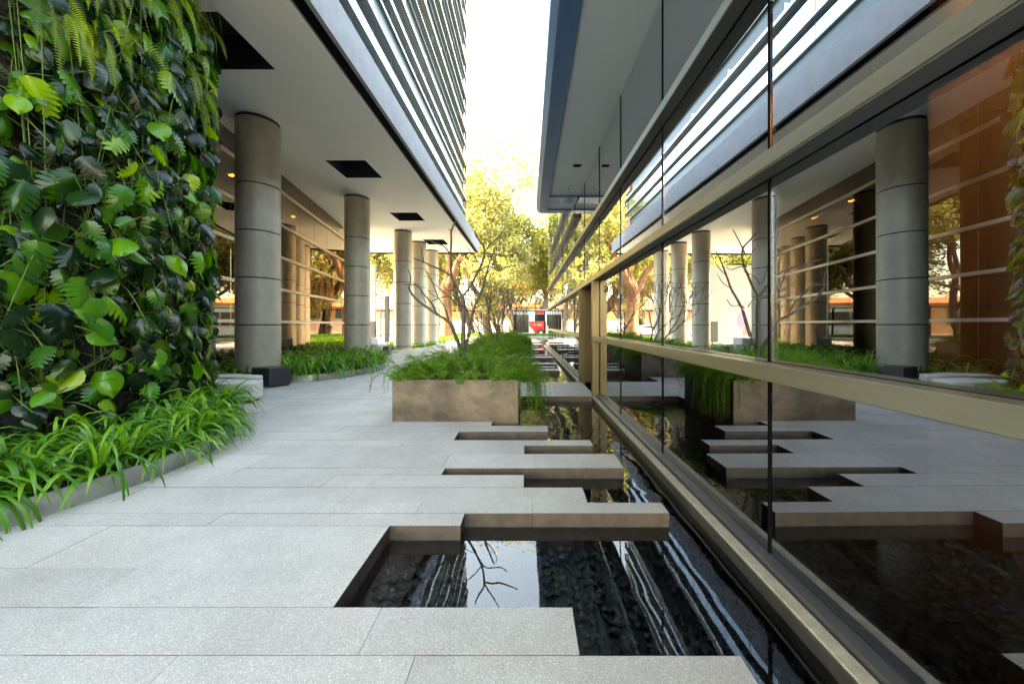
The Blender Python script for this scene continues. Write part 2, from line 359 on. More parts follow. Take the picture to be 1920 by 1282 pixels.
while z0 < 34:
    # spandrel band, then glass, slim fin, glass, deep fin
    a = z0
    if a+.82 > 7.7: sp.box(XG-.015, XG+.03, -9, 25.95, max(a+.08, 7.68), a+.82)
    for (u, v) in ((.83, 1.50), (1.56, 2.44)):
        if a+v > 7.75:
            gl.box(XG-.015, XG, -9, 25.9, max(a+u, 7.7), a+v)
            yy = -8.2
            while yy < 25.8: gl.box(XG, XG+.006, yy-.012, yy+.012, max(a+u, 7.7)+.002, a+v-.002, 1); yy += 1.35
    if a+1.5 > 7.75:
        fb.box(XG, -4.56, -9, 26, a+1.50, a+1.55)
        wh.box(-4.558, -4.55, -9, 26, a+1.50, a+1.55)
        be.box(XG+.002, -4.57, 26.002, 26.03, a+1.20, a+1.55)
    if a+2.48 > 7.75:
        fa.box(XG, -4.53, -9, 26, a+2.44, a+2.50); wh.box(-4.528, -4.51, -9, 26, a+2.43, a+2.54)
        yy = -6.0
        while yy < 26: wh.box(-4.62, -4.509, yy, yy+.03, a+2.55, a+2.72); yy += 2.7
        be.box(XG+.002, -4.54, 26.002, 26.03, a+2.0, a+2.50)
    if a+.84 > 7.75:
        fb.box(XG+.03, -4.56, -9, 26, a+.80, a+.84)
        be.box(-4.685, -4.57, 24.9, 25.99, a+.36, a+.78, 1)  # brown piece standing in for warm light on the slab edge
    z0 += 2.48
gl.build('glass_band', [M['tower_glass'], M['spandrel']], tower); sp.build('spandrel_band', M['spandrel'], tower)
fa.build('deep_fin', M['alu'], tower); fb.build('slim_fin', M['alu'], tower); wh.build('fin_edge', M['alu_white'], tower)
be.build('fin_end_plate_and_warm_light', [M['alu'], M['warm_end']], tower)
# columns
for i, (cx_, cy_) in enumerate([(-7.12,9.3),(-7.2,14.85),(-7.18,20.2),(-7.12,22.9),(-6.98,25.45)]):
    names = ['nearest round concrete column beside the green wall, tallest in view', 'second round concrete column, white seats at its foot', 'third round concrete column, behind the bare tree branches',
             'fourth round concrete column, half hidden behind the third', 'last round concrete column at the far end of the soffit']
    c = empty('concrete_column', (cx_, cy_, 0), label=names[i], cat='column', group='round columns under the soffit')
    zs = [0, .3, 1.5, 2.7, 3.9, 5.1, 6.78]
    sh = MB()
    for a, b in zip(zs, zs[1:]): sh.cyl(0, 0, a+.017, b-.017, .49, 64)
    sh.build('shaft', M['concrete'], c, smooth='auto')
    rg = MB(); rg.cyl(0, 0, .01, 6.848, .474, 64); rg.build('joint_ring', M['joint'], c, smooth='auto')
# ------------------------------------------------------------------ lobby behind the columns
lob = empty('lobby', label='brown tinted glass lobby with pale rails behind the columns', cat='lobby')
P0, P1 = Vector((-7.65, 6.9, 0)), Vector((-10.15, 19.6, 0))
dv = (P1-P0); LL = dv.length; dv.normalize(); nv = Vector((dv.y, -dv.x, 0))      # nv points to the walk
def lt(u, v, z): p = P0 + dv*u + nv*v; return (p.x, p.y, z)
npan = 9; pw = LL/npan
levels = [0.12, 1.61, 2.74, 3.87, 5.0, 6.18, 6.84]
for i in range(npan):
    q = MB()
    for a, b in zip(levels, levels[1:]): q.box(i*pw+.008, (i+1)*pw-.008, -.012, 0, a+.01, b-.01, tf=lt)
    q.build('glass_pane', M['glass_lobby'], lob)
for zz in levels[1:-1]:
    q = MB(); q.box(0, LL, .002, .07, zz-.045, zz+.045, tf=lt); q.build('rail', M['brass'], lob)
q = MB(); q.box(0, LL, -.08, .10, 0, .118, tf=lt); q.build('sill', M['steel'], lob)
q = MB(); q.box(LL+.01, LL+.12, -.10, .05, 0, SZ-.002, tf=lt); q.build('end_post', M['black'], lob)
q = MB()
q.box(-14.6, -14.4, -4, 19.4, 0, SZ-.003); q.box(-14.4, -10.3, 19.2, 19.4, 0, SZ-.003)
q.build('rear_wall', M['wood_dark'], lob)
q = MB(); q.box(-14.4, -7.6, -4, 19.2, .001, .006); q.build('lobby_floor', M['room'], lob)
q = MB(); q.box(-7.75, -7.6, -4, 6.85, 0, SZ-.003); q.build('side_wall', M['wood_dark'], lob)
lampm = mat('warm_downlight', (1,.8,.5), emit=((1,.62,.28), 14))
for (x, yy) in [(-10.6,12.6),(-11.2,15),(-11.6,17.4)]:
    t = MB(); t.cyl(0, 0, -.02, 0, .09, 16); oo = t.build('downlight', lampm); oo.location = (x, yy, SZ-.003)
    tag(oo, 'small round warm downlight in the lobby ceiling behind brown glass', 'downlight', 'downlights in the lobby ceiling')

# ------------------------------------------------------------------ right glass building
ANG = -.009
def rf(u, v, z): return (u + ANG*v, v, z)           # facade frame: u = distance to the right at the camera, v along the wall
UG, UR = 1.575, 1.447
rb = empty('glass_building', label='low building with mirror glass wall, champagne metal rails and a dark canopy', cat='glass building')
ed = [-3.0, -1.265, .5, 2.265, 4.03, 5.79, 7.45, 9.30, 11.1, 12.9, 14.7, 16.5, 18.3, 20.1, 21.9, 23.6]
for a, b in zip(ed, ed[1:]):
    door = abs(a-7.45) < .01
    for k, (z0, z1) in enumerate([(.035,1.157),(1.265,2.44),(2.548,3.758),(3.862,5.6),(5.62,9.0)]):
        if door and k < 2: continue
        k1_, k2_ = rnd.uniform(-.0016, .0016), rnd.uniform(-.0016, .0016)
        q = MB(); q.box(UG, UG+.012, a+.006, b-.006, z0, z1, tf=lambda u, v, z: rf(u+.003+k1_*(v-(a+b)/2)+k2_*(z-(z0+z1)/2), v, z))
        q.build('glass_pane', M['glass_lo'] if k == 0 else M['glass_hi'], rb)
q = MB()
for e in ed[1:-1]:
    for (z0, z1) in [(.035,1.157),(1.265,2.44),(2.548,3.758),(3.862,5.6)]:
        if z1 < 2.5 and 7.4 < e < 9.4: continue
        q.box(UG-.006, UG+.0, e-.010, e+.010, z0, z1, tf=rf)
q.build('silicone_joint', M['silicone'], rb)
def rail(v0, v1, z0, z1, n='rail', u0=UR, m='bronze'):
    q = MB(); q.box(u0, UG-.008, v0, v1, z0+.004, z1, tf=rf); q.build(n, M[m], rb, bevel=.004)
rail(-3, 7.42, 1.159, 1.263); rail(9.38, 23.6, 1.159, 1.263)
rail(-3, 23.6, 2.446, 2.545, 'lintel_beam'); 
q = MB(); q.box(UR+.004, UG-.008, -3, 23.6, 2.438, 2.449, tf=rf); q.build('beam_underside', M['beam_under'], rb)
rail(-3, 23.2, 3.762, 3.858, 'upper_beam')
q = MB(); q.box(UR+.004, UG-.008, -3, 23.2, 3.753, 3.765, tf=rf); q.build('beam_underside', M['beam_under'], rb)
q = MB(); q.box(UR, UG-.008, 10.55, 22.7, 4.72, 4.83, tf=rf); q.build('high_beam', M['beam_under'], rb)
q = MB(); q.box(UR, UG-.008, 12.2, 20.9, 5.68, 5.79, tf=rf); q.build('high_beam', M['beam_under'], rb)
for (v0, v1, z0, z1) in ((-3, 7.44, 1.15, 1.27),(9.31, 23.6, 1.15, 1.27),(-3, 23.6, 2.43, 2.555),(-3, 23.6, 3.75, 3.87)):
    q = MB(); q.box(UG+.014, UG+.05, v0, v1, z0, z1, tf=rf); q.build('rail_backing', M['black'], rb)
# base curb
for (v0, v1) in ((-3, 7.40), (9.26, 26)):
    q = MB(); q.box(1.41, 1.487, v0, v1, -.018, 0, tf=rf); q.build('curb_stone', M['curb'], rb, bevel=.003)
    q = MB(); q.box(1.414, 1.60, v0, v1, ZB, -.020, tf=rf); q.box(1.487, 1.498, v0, v1, -.019, -.012, tf=rf); q.build('curb_wall', M['curb_dark'], rb)
    q = MB(); q.box(1.405, 1.4135, v0, v1, -.028, -.012, tf=rf); q.box(1.500, UG+.03, v0, v1, -.019, .030, tf=rf); q.build('metal_sill', M['steel'], rb, bevel=.003)
# portal at the door
pt = MB(); pt.box(UR-.02, UG-.01, 7.42, 7.56, 0.001, 2.437, tf=rf); pt.build('door_post', M['bronze_post'], rb, bevel=.003)
pt = MB(); 
for k in range(16):
    u0 = UR-.02 + k*.105; pt.box(u0, u0+.092, 9.262, 9.36, 0.001, 2.437, tf=rf); 
pt.box(UR-.018, 3.1, 9.285, 9.355, 0.001, 2.436, tf=rf); pt.build('fluted_jamb', M['bronze_dark'], rb, bevel=.002)
pt = MB(); pt.box(UG+.02, 3.2, 7.43, 7.53, 0.001, 2.437, tf=rf); pt.build('side_jamb', M['bronze_dark'], rb)
pt = MB(); pt.box(UG+.02, 3.2, 7.535, 9.25, 2.44, 2.50, tf=rf); pt.build('porch_ceiling', M['bronze_dark'], rb)
pt = MB(); pt.box(2.9, 2.92, 7.56, 9.25, 0, 2.437, tf=rf); pt.build('door_pane', M['glass_lo'], rb)
# interior
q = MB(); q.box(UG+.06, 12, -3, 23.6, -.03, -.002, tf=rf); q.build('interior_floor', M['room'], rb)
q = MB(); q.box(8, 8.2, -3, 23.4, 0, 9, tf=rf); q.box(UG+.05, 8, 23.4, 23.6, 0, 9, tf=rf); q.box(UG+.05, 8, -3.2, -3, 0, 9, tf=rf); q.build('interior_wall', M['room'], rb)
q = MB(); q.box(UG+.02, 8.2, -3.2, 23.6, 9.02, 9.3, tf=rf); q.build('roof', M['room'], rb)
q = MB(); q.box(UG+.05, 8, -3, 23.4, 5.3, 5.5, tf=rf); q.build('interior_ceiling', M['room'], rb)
q = MB(); yy = 2.66
while yy > -2.8: q.box(3.02, 3.10, yy-.345, yy-.006, .0, 5.29); yy -= .35
q.build('wood_panel', M['wood'], rb)
# canopy
cn = empty('canopy', label='dark blue framed canopy with pale soffit panel cantilevered from the mirror glass wall', cat='canopy')
CZ = 5.22
q = MB(); tfc = lambda x, yv, z: (x, yv, z)
q.add([(.27,-4,CZ+.14),(.36,-4,CZ),(.625,-4,CZ),(.625,-4,CZ+.34),(.27,-4,CZ+.34),(.27,11.75,CZ+.14),(.36,11.75,CZ),(.625,11.75,CZ),(.625,11.75,CZ+.34),(.27,11.75,CZ+.34)],
      [(0,1,6,5),(1,2,7,6),(2,3,8,7),(3,4,9,8),(4,0,5,9),(0,4,3,2,1),(5,6,7,8,9)]); q.build('edge_beam', M['canopy'], cn)
q = MB(); q.box(.627, 1.46, 10.27, 10.8, CZ, CZ+.3); q.box(.627, 1.45, 11.46, 11.748, CZ, CZ+.3); q.build('cross_beam', M['canopy'], cn)
q = MB(); q.box(.628, 1.56, -4, 10.268, CZ+.05, CZ+.09); q.box(.628, 1.46, 10.802, 11.458, CZ+.05, CZ+.09); q.build('soffit_panel', M['canopy_panel'], cn)
q = MB(); q.box(.30, 1.56, -4, 11.74, CZ+.345, CZ+.40); q.build('roof_deck', M['canopy'], cn)
q = MB(); q.box(1.08, 1.26, 8.28, 8.40, CZ+.043, CZ+.049); q.build('recessed_spotlight', M['black'], cn)
q = MB(); q.cyl(1.12, 9.75, CZ+.02, CZ+.049, .018, 10); q.build('sprinkler', M['alu'], cn)
# warm lamp inside behind the near panes (the photo shows it lit)
t = MB(); t.cyl(0, 0, -.02, 0, .07, 16); oo = t.build('wall_washer', lampm); oo.location = (2.78, 2.3, 5.29)
tag(oo, 'warm lit ceiling lamp washing the wood panelling behind the near panes', 'ceiling lamp')
ld = bpy.data.lights.new('lamp_glow', 'SPOT'); ld.energy = 330; ld.color = (1, .70, .44); ld.spot_size = R(46); ld.spot_blend = .8; ld.shadow_soft_size = .08
lo = bpy.data.objects.new('lamp_glow', ld); C.objects.link(lo); lo.parent = oo; lo.location = (-.02, 0, -.06); lo.rotation_euler = Vector((-.22, .0, 1)).to_track_quat('Z', 'Y').to_euler()
o2 = copy_tree(oo); o2.location = (2.72, .5, 5.29); o2['label'] = 'warm lit ceiling lamp nearer the camera, over the wood panelling'
oo.location = (2.72, 2.0, 5.29)
# lettering applied to the glass by the door
def text_mesh(s, size, m, name, parent=None, ext=.002, mirror=False):
    cu = bpy.data.curves.new(name, 'FONT'); cu.body = s; cu.size = size; cu.extrude = ext; cu.align_x = 'CENTER'
    to = bpy.data.objects.new(name, cu); C.objects.link(to)
    dg = bpy.context.evaluated_depsgraph_get(); me = bpy.data.meshes.new_from_object(to.evaluated_get(dg)); bpy.data.objects.remove(to)
    if mirror: me.transform(Matrix.Diagonal((-1, 1, 1, 1)))
    me.materials.clear(); me.materials.append(m); o = bpy.data.objects.new(name, me); C.objects.link(o)
    if parent: o.parent = parent
    return o
tx = text_mesh('2163', .20, M['black'], 'house_number', rb, mirror=True); tx.location = rf(UG-.012, 6.75, 2.13); tx.rotation_euler = (R(90), 0, R(-90))

# ------------------------------------------------------------------ planters, asparagus fern
def soft(p, k=1.0): return p
def planter(x0, x1, y0, y1, label):
    e = empty('planter', ((x0+x1)/2, (y0+y1)/2, 0), label=label, cat='planter', group='square metal planters along the pool')
    w_, d_ = (x1-x0)/2, (y1-y0)/2; h = .646; t = .02; q = MB()
    zb = -.3
    q.box(-w_, w_, -d_, -d_+t, .0, h); q.box(-w_, w_, d_-t, d_, .0, h); q.box(-w_, -w_+t, -d_+t, d_-t, .0, h); q.box(w_-t, w_, -d_+t, d_-t, zb, h)
    q.box(-.3+w_-.6, w_, -d_, -d_+t, zb, -.001)
    q.build('box', M['planter'], e, bevel=.004)
    s = MB(); s.box(-w_+t, w_-t, -d_+t, d_-t, .5, .56); s.build('soil', M['soil'], e); return e
planter(-2.11, -.15, 5.47, 7.13, 'nearest weathered metal planter with fern spilling over its right corner')
planter(-2.11, -.26, 10.06, 12.35, 'second weathered metal planter, only its top corner showing behind the first')
planter(-2.11, -.26, 14.0, 16.2, 'third weathered metal planter down the pool, sunk in its fern')
planter(-2.11, -.26, 18.4, 20.6, 'fourth weathered metal planter down the pool, farthest under bare trees')
def plume(s, q, base, d, L, droop, n=46, nl=.03, wd=.0035, m=0):
    p = Vector(base); d = Vector(d).normalized(); step = L/n
    for i in range(n):
        d = (d + Vector((0, 0, -droop*step*(.4+i/n*1.6)))).normalized(); p2 = p + d*step
        t = i/n; ll = nl*(1.1-.6*t)*(2.2 if i % 4 == 0 else 1)
        for k in range(3):
            a = Vector((q.gauss(0, 1), q.gauss(0, 1), q.gauss(0, .5)+.1)); a = (a - d*a.dot(d)*.6)
            if a.length < .01: continue
            a.normalize(); b = a.cross(d)
            if b.length < .01: continue
            b.normalize(); tip = p + a*ll + d*ll*.5
            s.add([p - b*wd, p + b*wd, tip + b*wd*.5, tip - b*wd*.5], [(0,1,2,3)], m)
        p = p2
def asparagus(name, seed, w_, d_, n, zrise, spill):
    q = random.Random(seed); s = MB(); st = MB()
    cen = [(q.uniform(-w_, w_), q.uniform(-d_, d_), q.uniform(.75, 1.3)) for _ in range(46)]
    for i in range(n):
        c_ = q.choice(cen); x = max(-w_, min(w_, c_[0]+q.gauss(0, .07))); yy = max(-d_, min(d_, c_[1]+q.gauss(0, .07)))
        ex = x/w_; ey = yy/d_
        d = Vector((ex*.9+q.gauss(0, .35), ey*.7+q.gauss(0, .35), 1.1)); L = q.uniform(.32, .60)*zrise*c_[2]*(1.15-.35*max(abs(ex), abs(ey))**2)*.98
        plume(s, q, (x*.92, yy*.92, .56+.20*max(0, 1-ex*ex)*max(0, 1-ey*ey)*c_[2]), d, L*.82, q.uniform(2.2, 4.5), n=36, nl=.042, wd=.0028)
    for (cx0, cy0, dx, dy, cnt, L0) in spill:
        for i in range(cnt):
            plume(s, q, (cx0+q.gauss(0, .10), cy0+q.gauss(0, .14), .62+q.uniform(0, .15)), (dx+q.gauss(0, .3), dy+q.gauss(0, .3), .7), L0*q.uniform(.7, 1.25), q.uniform(5.5, 9), n=60)
    return s.mesh(name, M['aspara'])
def fern_thing(x, yy, me, label):
    o = bpy.data.objects.new('asparagus_fern', me); C.objects.link(o); o.location = (x, yy, 0)
    tag(o, label, 'asparagus fern', 'feathery ferns filling the planters'); return o
fm1 = asparagus('asparagus_fern_a', 5, .93, .76, 680, 1.22, [(.93,-.55,.8,-.4,60,.85),(.95,-.2,1,.0,26,.6),(.95,.3,1,.1,18,.5),(-.95,-.5,-.5,-.3,5,.7)])
fm2 = asparagus('asparagus_fern_b', 6, .86, 1.05, 560, 1.15, [(.86,-.6,.9,-.2,40,.7),(.86,.2,1,0,60,.8),(.5,-1.05,0,-.8,20,.4)])
fern_thing(-1.13, 6.3, fm1, 'bright feathery fern spilling over the right corner of the nearest planter')
fern_thing(-1.185, 11.2, fm2, 'high mound of feathery fern in the second planter')
fern_thing(-1.185, 15.1, fm2, 'mound of feathery fern in the third planter down the pool').scale = (1.05, 1, 1.12)
fern_thing(-1.185, 19.5, fm2, 'far mound of feathery fern in the fourth planter').scale = (1, 1, 1.05)

# ------------------------------------------------------------------ bare trees
def smooth_path(pts, sub=3):
    out = []
    P = [Vector(p) for p in pts]
    if len(P) < 3: return P
    for i in range(len(P)-1):
        p0 = P[max(i-1, 0)]; p1 = P[i]; p2 = P[i+1]; p3 = P[min(i+2, len(P)-1)]
        for k in range(sub):
            t = k/sub
            out.append(.5*((2*p1)+(-p0+p2)*t+(2*p0-5*p1+4*p2-p3)*t*t+(-p0+3*p1-3*p2+p3)*t*t*t))
    out.append(P[-1]); return out
def limb(s, pts, r0, r1, n=7):
    pp = smooth_path(pts); L = len(pp)
    rs = [(r0+(r1-r0)*(i/(L-1))**.8)*(1+.10*noise.noise(p*9)) for i, p in enumerate(pp)]
    rs[-1] *= .75; s.tube(pp, rs, n)
t1 = empty('bare_tree', at(868, 672, 6.4), label='bare forking frangipani tree in the nearest planter, widest and closest', cat='bare tree', group='bare trees in the planters')
base = Vector(t1.location)
tr = MB(); BR = MB()
def tp(pts, Y0, Y1):
    n = len(pts)-1; return [at(x, y_, Y0+(Y1-Y0)*i/max(n, 1)) - base for i, (x, y_) in enumerate(pts)]
limb(tr, tp([(868,690),(868.5,672),(868.5,651)], 6.4, 6.4), .066, .052, 9)
limb(tr, tp([(869,660),(868.5,651),(868.7,611.6),(869.4,582.5),(867.7,554)], 6.4, 6.4), .048, .034, 8)
limb(tr, tp([(868,664),(863,651),(854.8,632),(844.5,606.5),(825.6,592.8),(801.6,577),(777.5,558),(765.5,538.7)], 6.4, 5.9), .042, .018, 8)
limb(tr, tp([(869,664),(872,653),(878.8,628.8),(884,603),(887.4,582.5),(896,560),(904.6,541),(911.4,515.5),(918.3,491.5),(926.9,469)], 6.4, 6.9), .044, .012, 8)
tr.build('trunk', M['bark'], t1, smooth='auto')
bl = [([(767,541),(769.8,519),(764.7,504.4)],5.9,5.8,.012),([(817.9,586),(808.4,567),(793,549.9),(782.7,535),(767,533.5),(756.6,533)],6.2,5.9,.015),
 ([(782.7,535),(776,530),(772,528)],6.0,5.9,.009),([(842,604),(834.2,575.6),(822,558.4),(808.4,524),(797.3,507)],6.35,6.7,.017),([(808.4,524),(801,519),(796.4,517)],6.6,6.7,.009),
 ([(868,559),(855,557),(841,555),(825.6,558.4),(808.4,565.3)],6.4,6.1,.014),([(841,555.5),(827.3,543),(810,529)],6.3,6.15,.010),([(822,558.4),(810,552.4),(803.3,543.8)],6.5,6.4,.009),
 ([(867.7,556),(854.8,536),(847,519),(845.3,496.6),(845.3,470.9),(846.2,450.3),(846,434),(854,416)],6.4,6.0,.022),([(846,434),(841,429)],6.0,5.98,.009),
 ([(847,519),(827.3,506),(808.4,498.4),(794.7,491.5),(775.8,484.6)],6.25,5.8,.015),([(794.7,491.5),(791.3,474.3),(788.7,462.3)],5.9,5.85,.010),
 ([(845.5,478),(832.5,462),(817,456),(805,451)],6.1,5.8,.011),([(845.4,475),(854.8,486),(860,493),(863.4,515.5),(868.5,532.7)],6.1,6.3,.010),
 ([(867.7,556),(882,536),(892.5,515.5),(902.8,496.6),(908,474.3),(907,462),(899.4,452),(892.5,441.7),(890,434)],6.4,6.1,.021),
 ([(908,474.3),(921.7,455.4),(929.7,448.8),(946,429)],6.15,5.9,.012),([(908,475),(923.4,476),(938.9,480.3),(956,477.8),(971.5,473.5)],6.15,5.9,.012),
 ([(901,499),(899.4,495),(887.4,477.8),(874.5,464)],6.2,6.4,.011),([(886,576),(880.5,565),(870,557.5)],6.45,6.42,.012),
 ([(890,578),(902.8,571.3),(916.6,573.9),(928.6,571),(940,560)],6.5,6.2,.011),([(893,514),(899.4,508.7),(911,499),(927,501.8),(940.6,505),(952.6,499)],6.3,6.0,.011),
 ([(911,516),(922,500),(931,478),(930,462)],6.8,7.1,.009),([(868.5,533),(874,520),(884,512),(893,508)],6.35,6.5,.008),([(854,536),(846,545),(836,541),(828,530)],6.45,6.8,.009),
 ([(904.6,541),(915,530),(920,512)],6.7,7.0,.009),([(801,577),(795,560),(788,548)],6.1,6.3,.008)]
for (pts, a, b, r) in bl: limb(BR, tp(pts, a, b), r*1.15, r*.66, 6)
BR.build('branches', M['bark'], t1, smooth='auto')
def bare_tree(seed, h, spread, depth):
    q = random.Random(seed); tk_ = MB(); b_ = MB()
    def grow(p, d, L, r, lev):
        pts = [p]; dd = d.copy()
        for i in range(4):
            dd = (dd + Vector((q.gauss(0, .16), q.gauss(0, .16), .12))).normalized(); pts.append(pts[-1] + dd*L/4)
        limb(tk_ if lev < 1 else b_, pts, r, r*.72, 6 if lev < 2 else 5)
        if lev < depth:
            n = 2 if q.random() < .55 else 3; a0 = q.uniform(0, 6.3)
            for k in range(n):
                a = a0 + 2*math.pi*k/n + q.uniform(-.4, .4); s_ = dd.cross(Vector((0, 0, 1)))
                if s_.length < .2: s_ = Vector((1, 0, 0))
                s_.normalize(); u_ = s_.cross(dd)
                nd = (dd + (s_*math.cos(a) + u_*math.sin(a))*q.uniform(.45, .8)*spread).normalized()
                nd.z = abs(nd.z)*.8 + .2; nd.normalize()
                grow(pts[-1], nd, L*q.uniform(.66, .85), r*.66, lev+1)
    for k in range(3 if seed % 2 else 2):
        a = q.uniform(0, 6.3); grow(Vector((0, 0, 0)), Vector((math.cos(a)*.25, math.sin(a)*.25, 1)).normalized(), h*.34, .036, 0)
    return tk_, b_
blabels = ['bare tree with upright twigs in the second planter', 'small bare tree in the third planter, seen through nearer branches', 'farthest small bare tree beside the bus']
for i, (x, yy, seed, h) in enumerate([(-1.08,11.2,11,2.3),(-1.0,15.0,12,2.35),(-.9,19.4,15,2.3)]):
    e = empty('bare_tree', (x, yy, .55), label=blabels[i], cat='bare tree', group='bare trees in the planters')
    a, b = bare_tree(seed, h, .8, 5); a.build('trunk', M['bark'], e, smooth='auto'); b.build('branches', M['bark'], e, smooth='auto')

# ------------------------------------------------------------------ strap-leaf beds
def blade(s, q, base, az, L, w, lean, m=0, n=6):
    d = Vector((math.cos(az)*math.sin(lean), math.sin(az)*math.sin(lean), math.cos(lean))); out = Vector((math.cos(az), math.sin(az), 0))
    side = Vector((-math.sin(az), math.cos(az), 0)); p = Vector(base); vs = []
    k = q.uniform(1.6, 3.0); tw = q.uniform(-.5, .5)
    for i in range(n+1):
        t = i/n; ww = w*(math.sin(math.pi*min(1, .22+t*.78))**.7) if i < n else 0.0006
        sd = (side*math.cos(tw*t) + Vector((0, 0, 1))*math.sin(tw*t)*.6).normalized()
        nn = sd.cross(d).normalized()
        vs += [p - sd*ww + nn*ww*.35, p, p + sd*ww + nn*ww*.35]
        d = (d + Vector((out.x*.08, out.y*.08, -k*L/n*1.3*(.4+t)*2))).normalized() if i > 0 else d
        p = p + d*L/n
    fs = []
    for i in range(n):
        o = i*3; fs += [(o, o+1, o+4, o+3), (o+1, o+2, o+5, o+4)]
    s.add(vs, fs, m)
def strap_clump(seed, nb=28, L=.62):
    q = random.Random(seed); s = MB()
    for i in range(nb):
        az = q.uniform(0, 2*math.pi); lean = q.uniform(.12, 1.0)
        blade(s, q, (math.cos(az)*.02, math.sin(az)*.02, 0), az, L*q.uniform(.65, 1.15), q.uniform(.012, .021), lean)
    return s.mesh('strap_leaf_lily', M['strap'], smooth=True)
clumps = [strap_clump(100+i) for i in range(7)]
def inside(x, y_, poly):
    c = False; n = len(poly)
    for i in range(n):
        x1, y1 = poly[i]; x2, y2 = poly[(i+1) % n]
        if (y1 > y_) != (y2 > y_) and x < (x2-x1)*(y_-y1)/(y2-y1)+x1: c = not c
    return c
def edge_dist(x, y_, line):
    best = 9
    for (a, b) in zip(line, line[1:]):
        ax, ay = a; bx, by = b; t = max(0, min(1, ((x-ax)*(bx-ax)+(y_-ay)*(by-ay))/((bx-ax)**2+(by-ay)**2))); best = min(best, math.hypot(x-ax-t*(bx-ax), y_-ay-t*(by-ay)))
    return best
def kerb_line(name, line, z1, label, th=.035, m='kerb_metal', cat='kerb', group='metal kerbs round the plant beds'):
    P = smooth_path([(x, y_, 0) for x, y_ in line], 4); s = MB(); vs = []
    for i, p in enumerate(P):
        d = (P[min(i+1, len(P)-1)] - P[max(i-1, 0)]).normalized(); nn = Vector((-d.y, d.x, 0))*th
        vs += [(p.x, p.y, 0), (p.x, p.y, z1), (p.x+nn.x, p.y+nn.y, z1), (p.x+nn.x, p.y+nn.y, 0)]
    fs = []
    for i in range(len(P)-1):
        o = i*4; fs += [(o, o+4, o+5, o+1), (o+1, o+5, o+6, o+2), (o+2, o+6, o+7, o+3)]
    fs += [(0,1,2,3), tuple(len(vs)-4+k for k in (3,2,1,0))]
    s.add(vs, fs); o = s.build(name, M[m]); tag(o, label, cat, group); return o
def soil_bed(poly, z, label, line=None):
    if line:
        sp_ = [(p.x, p.y) for p in smooth_path([(x, y_, 0) for x, y_ in line], 4)]; poly = [(x-.012, y_) for x, y_ in sp_] + poly[len(line):]
    s = MB(); s.prism(poly, .0, z); o = s.build('soil_bed', M['soil']); tag(o, label, 'soil bed', kind='stuff'); return o
def chips(poly, z, n, seed):
    q = random.Random(seed); s = MB(); k = 0
    xs = [p[0] for p in poly]; ys_ = [p[1] for p in poly]
    while k < n:
        x = q.uniform(min(xs), max(xs)); y_ = q.uniform(min(ys_), max(ys_))
        if not inside(x, y_, poly): continue
        k += 1; a = q.uniform(0, 3.1); l = q.uniform(.012, .03); w_ = l*.5; t = q.uniform(-.4, .4)
        c, sn = math.cos(a), math.sin(a)
        vs = [(x+u*l*c-v*w_*sn, y_+u*l*sn+v*w_*c, z+.008+u*l*t) for u, v in ((-1,-1),(1,-1),(1,1),(-1,1))]
        vs += [(a_, b_, c_+.007) for a_, b_, c_ in vs]
        s.add(vs, [(0,1,5,4),(1,2,6,5),(2,3,7,6),(3,0,4,7),(4,5,6,7)])
    o = s.build('bark_mulch', mat('bark_chip', rough=.9, island=[(0, (.05,.022,.013)), (.6, (.13,.065,.04)), (1, (.24,.14,.09))])); return tag(o, 'reddish brown bark chips between the front strap-leaf lilies', 'bark mulch', kind='stuff')
k1 = [(-5.1,.2),(-4.45,1.0),(-4.05,1.8),(-3.84,2.6),(-3.66,3.35),(-3.72,4.1),(-4.07,4.82),(-4.48,5.42),(-4.85,6.0)]
gw = [(-7.0+2.05*math.cos(R(a)), 4.3+2.05*math.sin(R(a))) for a in range(40, -75, -12)]
bed1 = k1 + gw
k2 = [(-7.95,7.75),(-7.5,7.8),(-7.12,8.12),(-6.9,8.6),(-6.6,9.02),(-6.2,9.17),(-5.75,9.39),(-5.26,10),(-5.0,10.65),(-4.86,11.3),(-4.9,12.0),(-5.2,12.9),(-5.75,13.9),(-6.35,14.9),(-6.7,15.8),(-7.3,16.4)]
bed2 = k2 + [(-9.3,16.3),(-8.9,14),(-8.4,11),(-8.15,9.2)]
k3 = [(-9.2,17.9),(-8.3,18.1),(-7.5,18.35),(-7.0,19.2),(-6.4,20.6),(-6.15,22),(-6.3,24),(-6.9,26.4),(-6.7,29),(-6.3,32),(-6.0,36)]
bed3 = k3 + [(-10,36),(-10,27),(-9.8,20)]
kerb_line('kerb', k1, .175, 'curved low metal kerb of the bed under the green wall')
kerb_line('kerb', k2, .17, 'curved metal kerb of the bed round the first columns, behind the black seat')
kerb_line('kerb', k3, .17, 'far metal kerb of the bed past the second column')
soil_bed(bed1, .11, 'dark mulch soil under the front strap-leaf lilies', k1); soil_bed(bed2, .11, 'dark mulch soil round the first two columns', k2); soil_bed(bed3, .11, 'dark mulch soil of the far bed by the third column', k3)
chips([(p[0]-.04, p[1]) for p in k1[2:7]] + [(-4.7,4.5),(-4.9,3.2),(-5.2,1.8)], .11, 1500, 8)
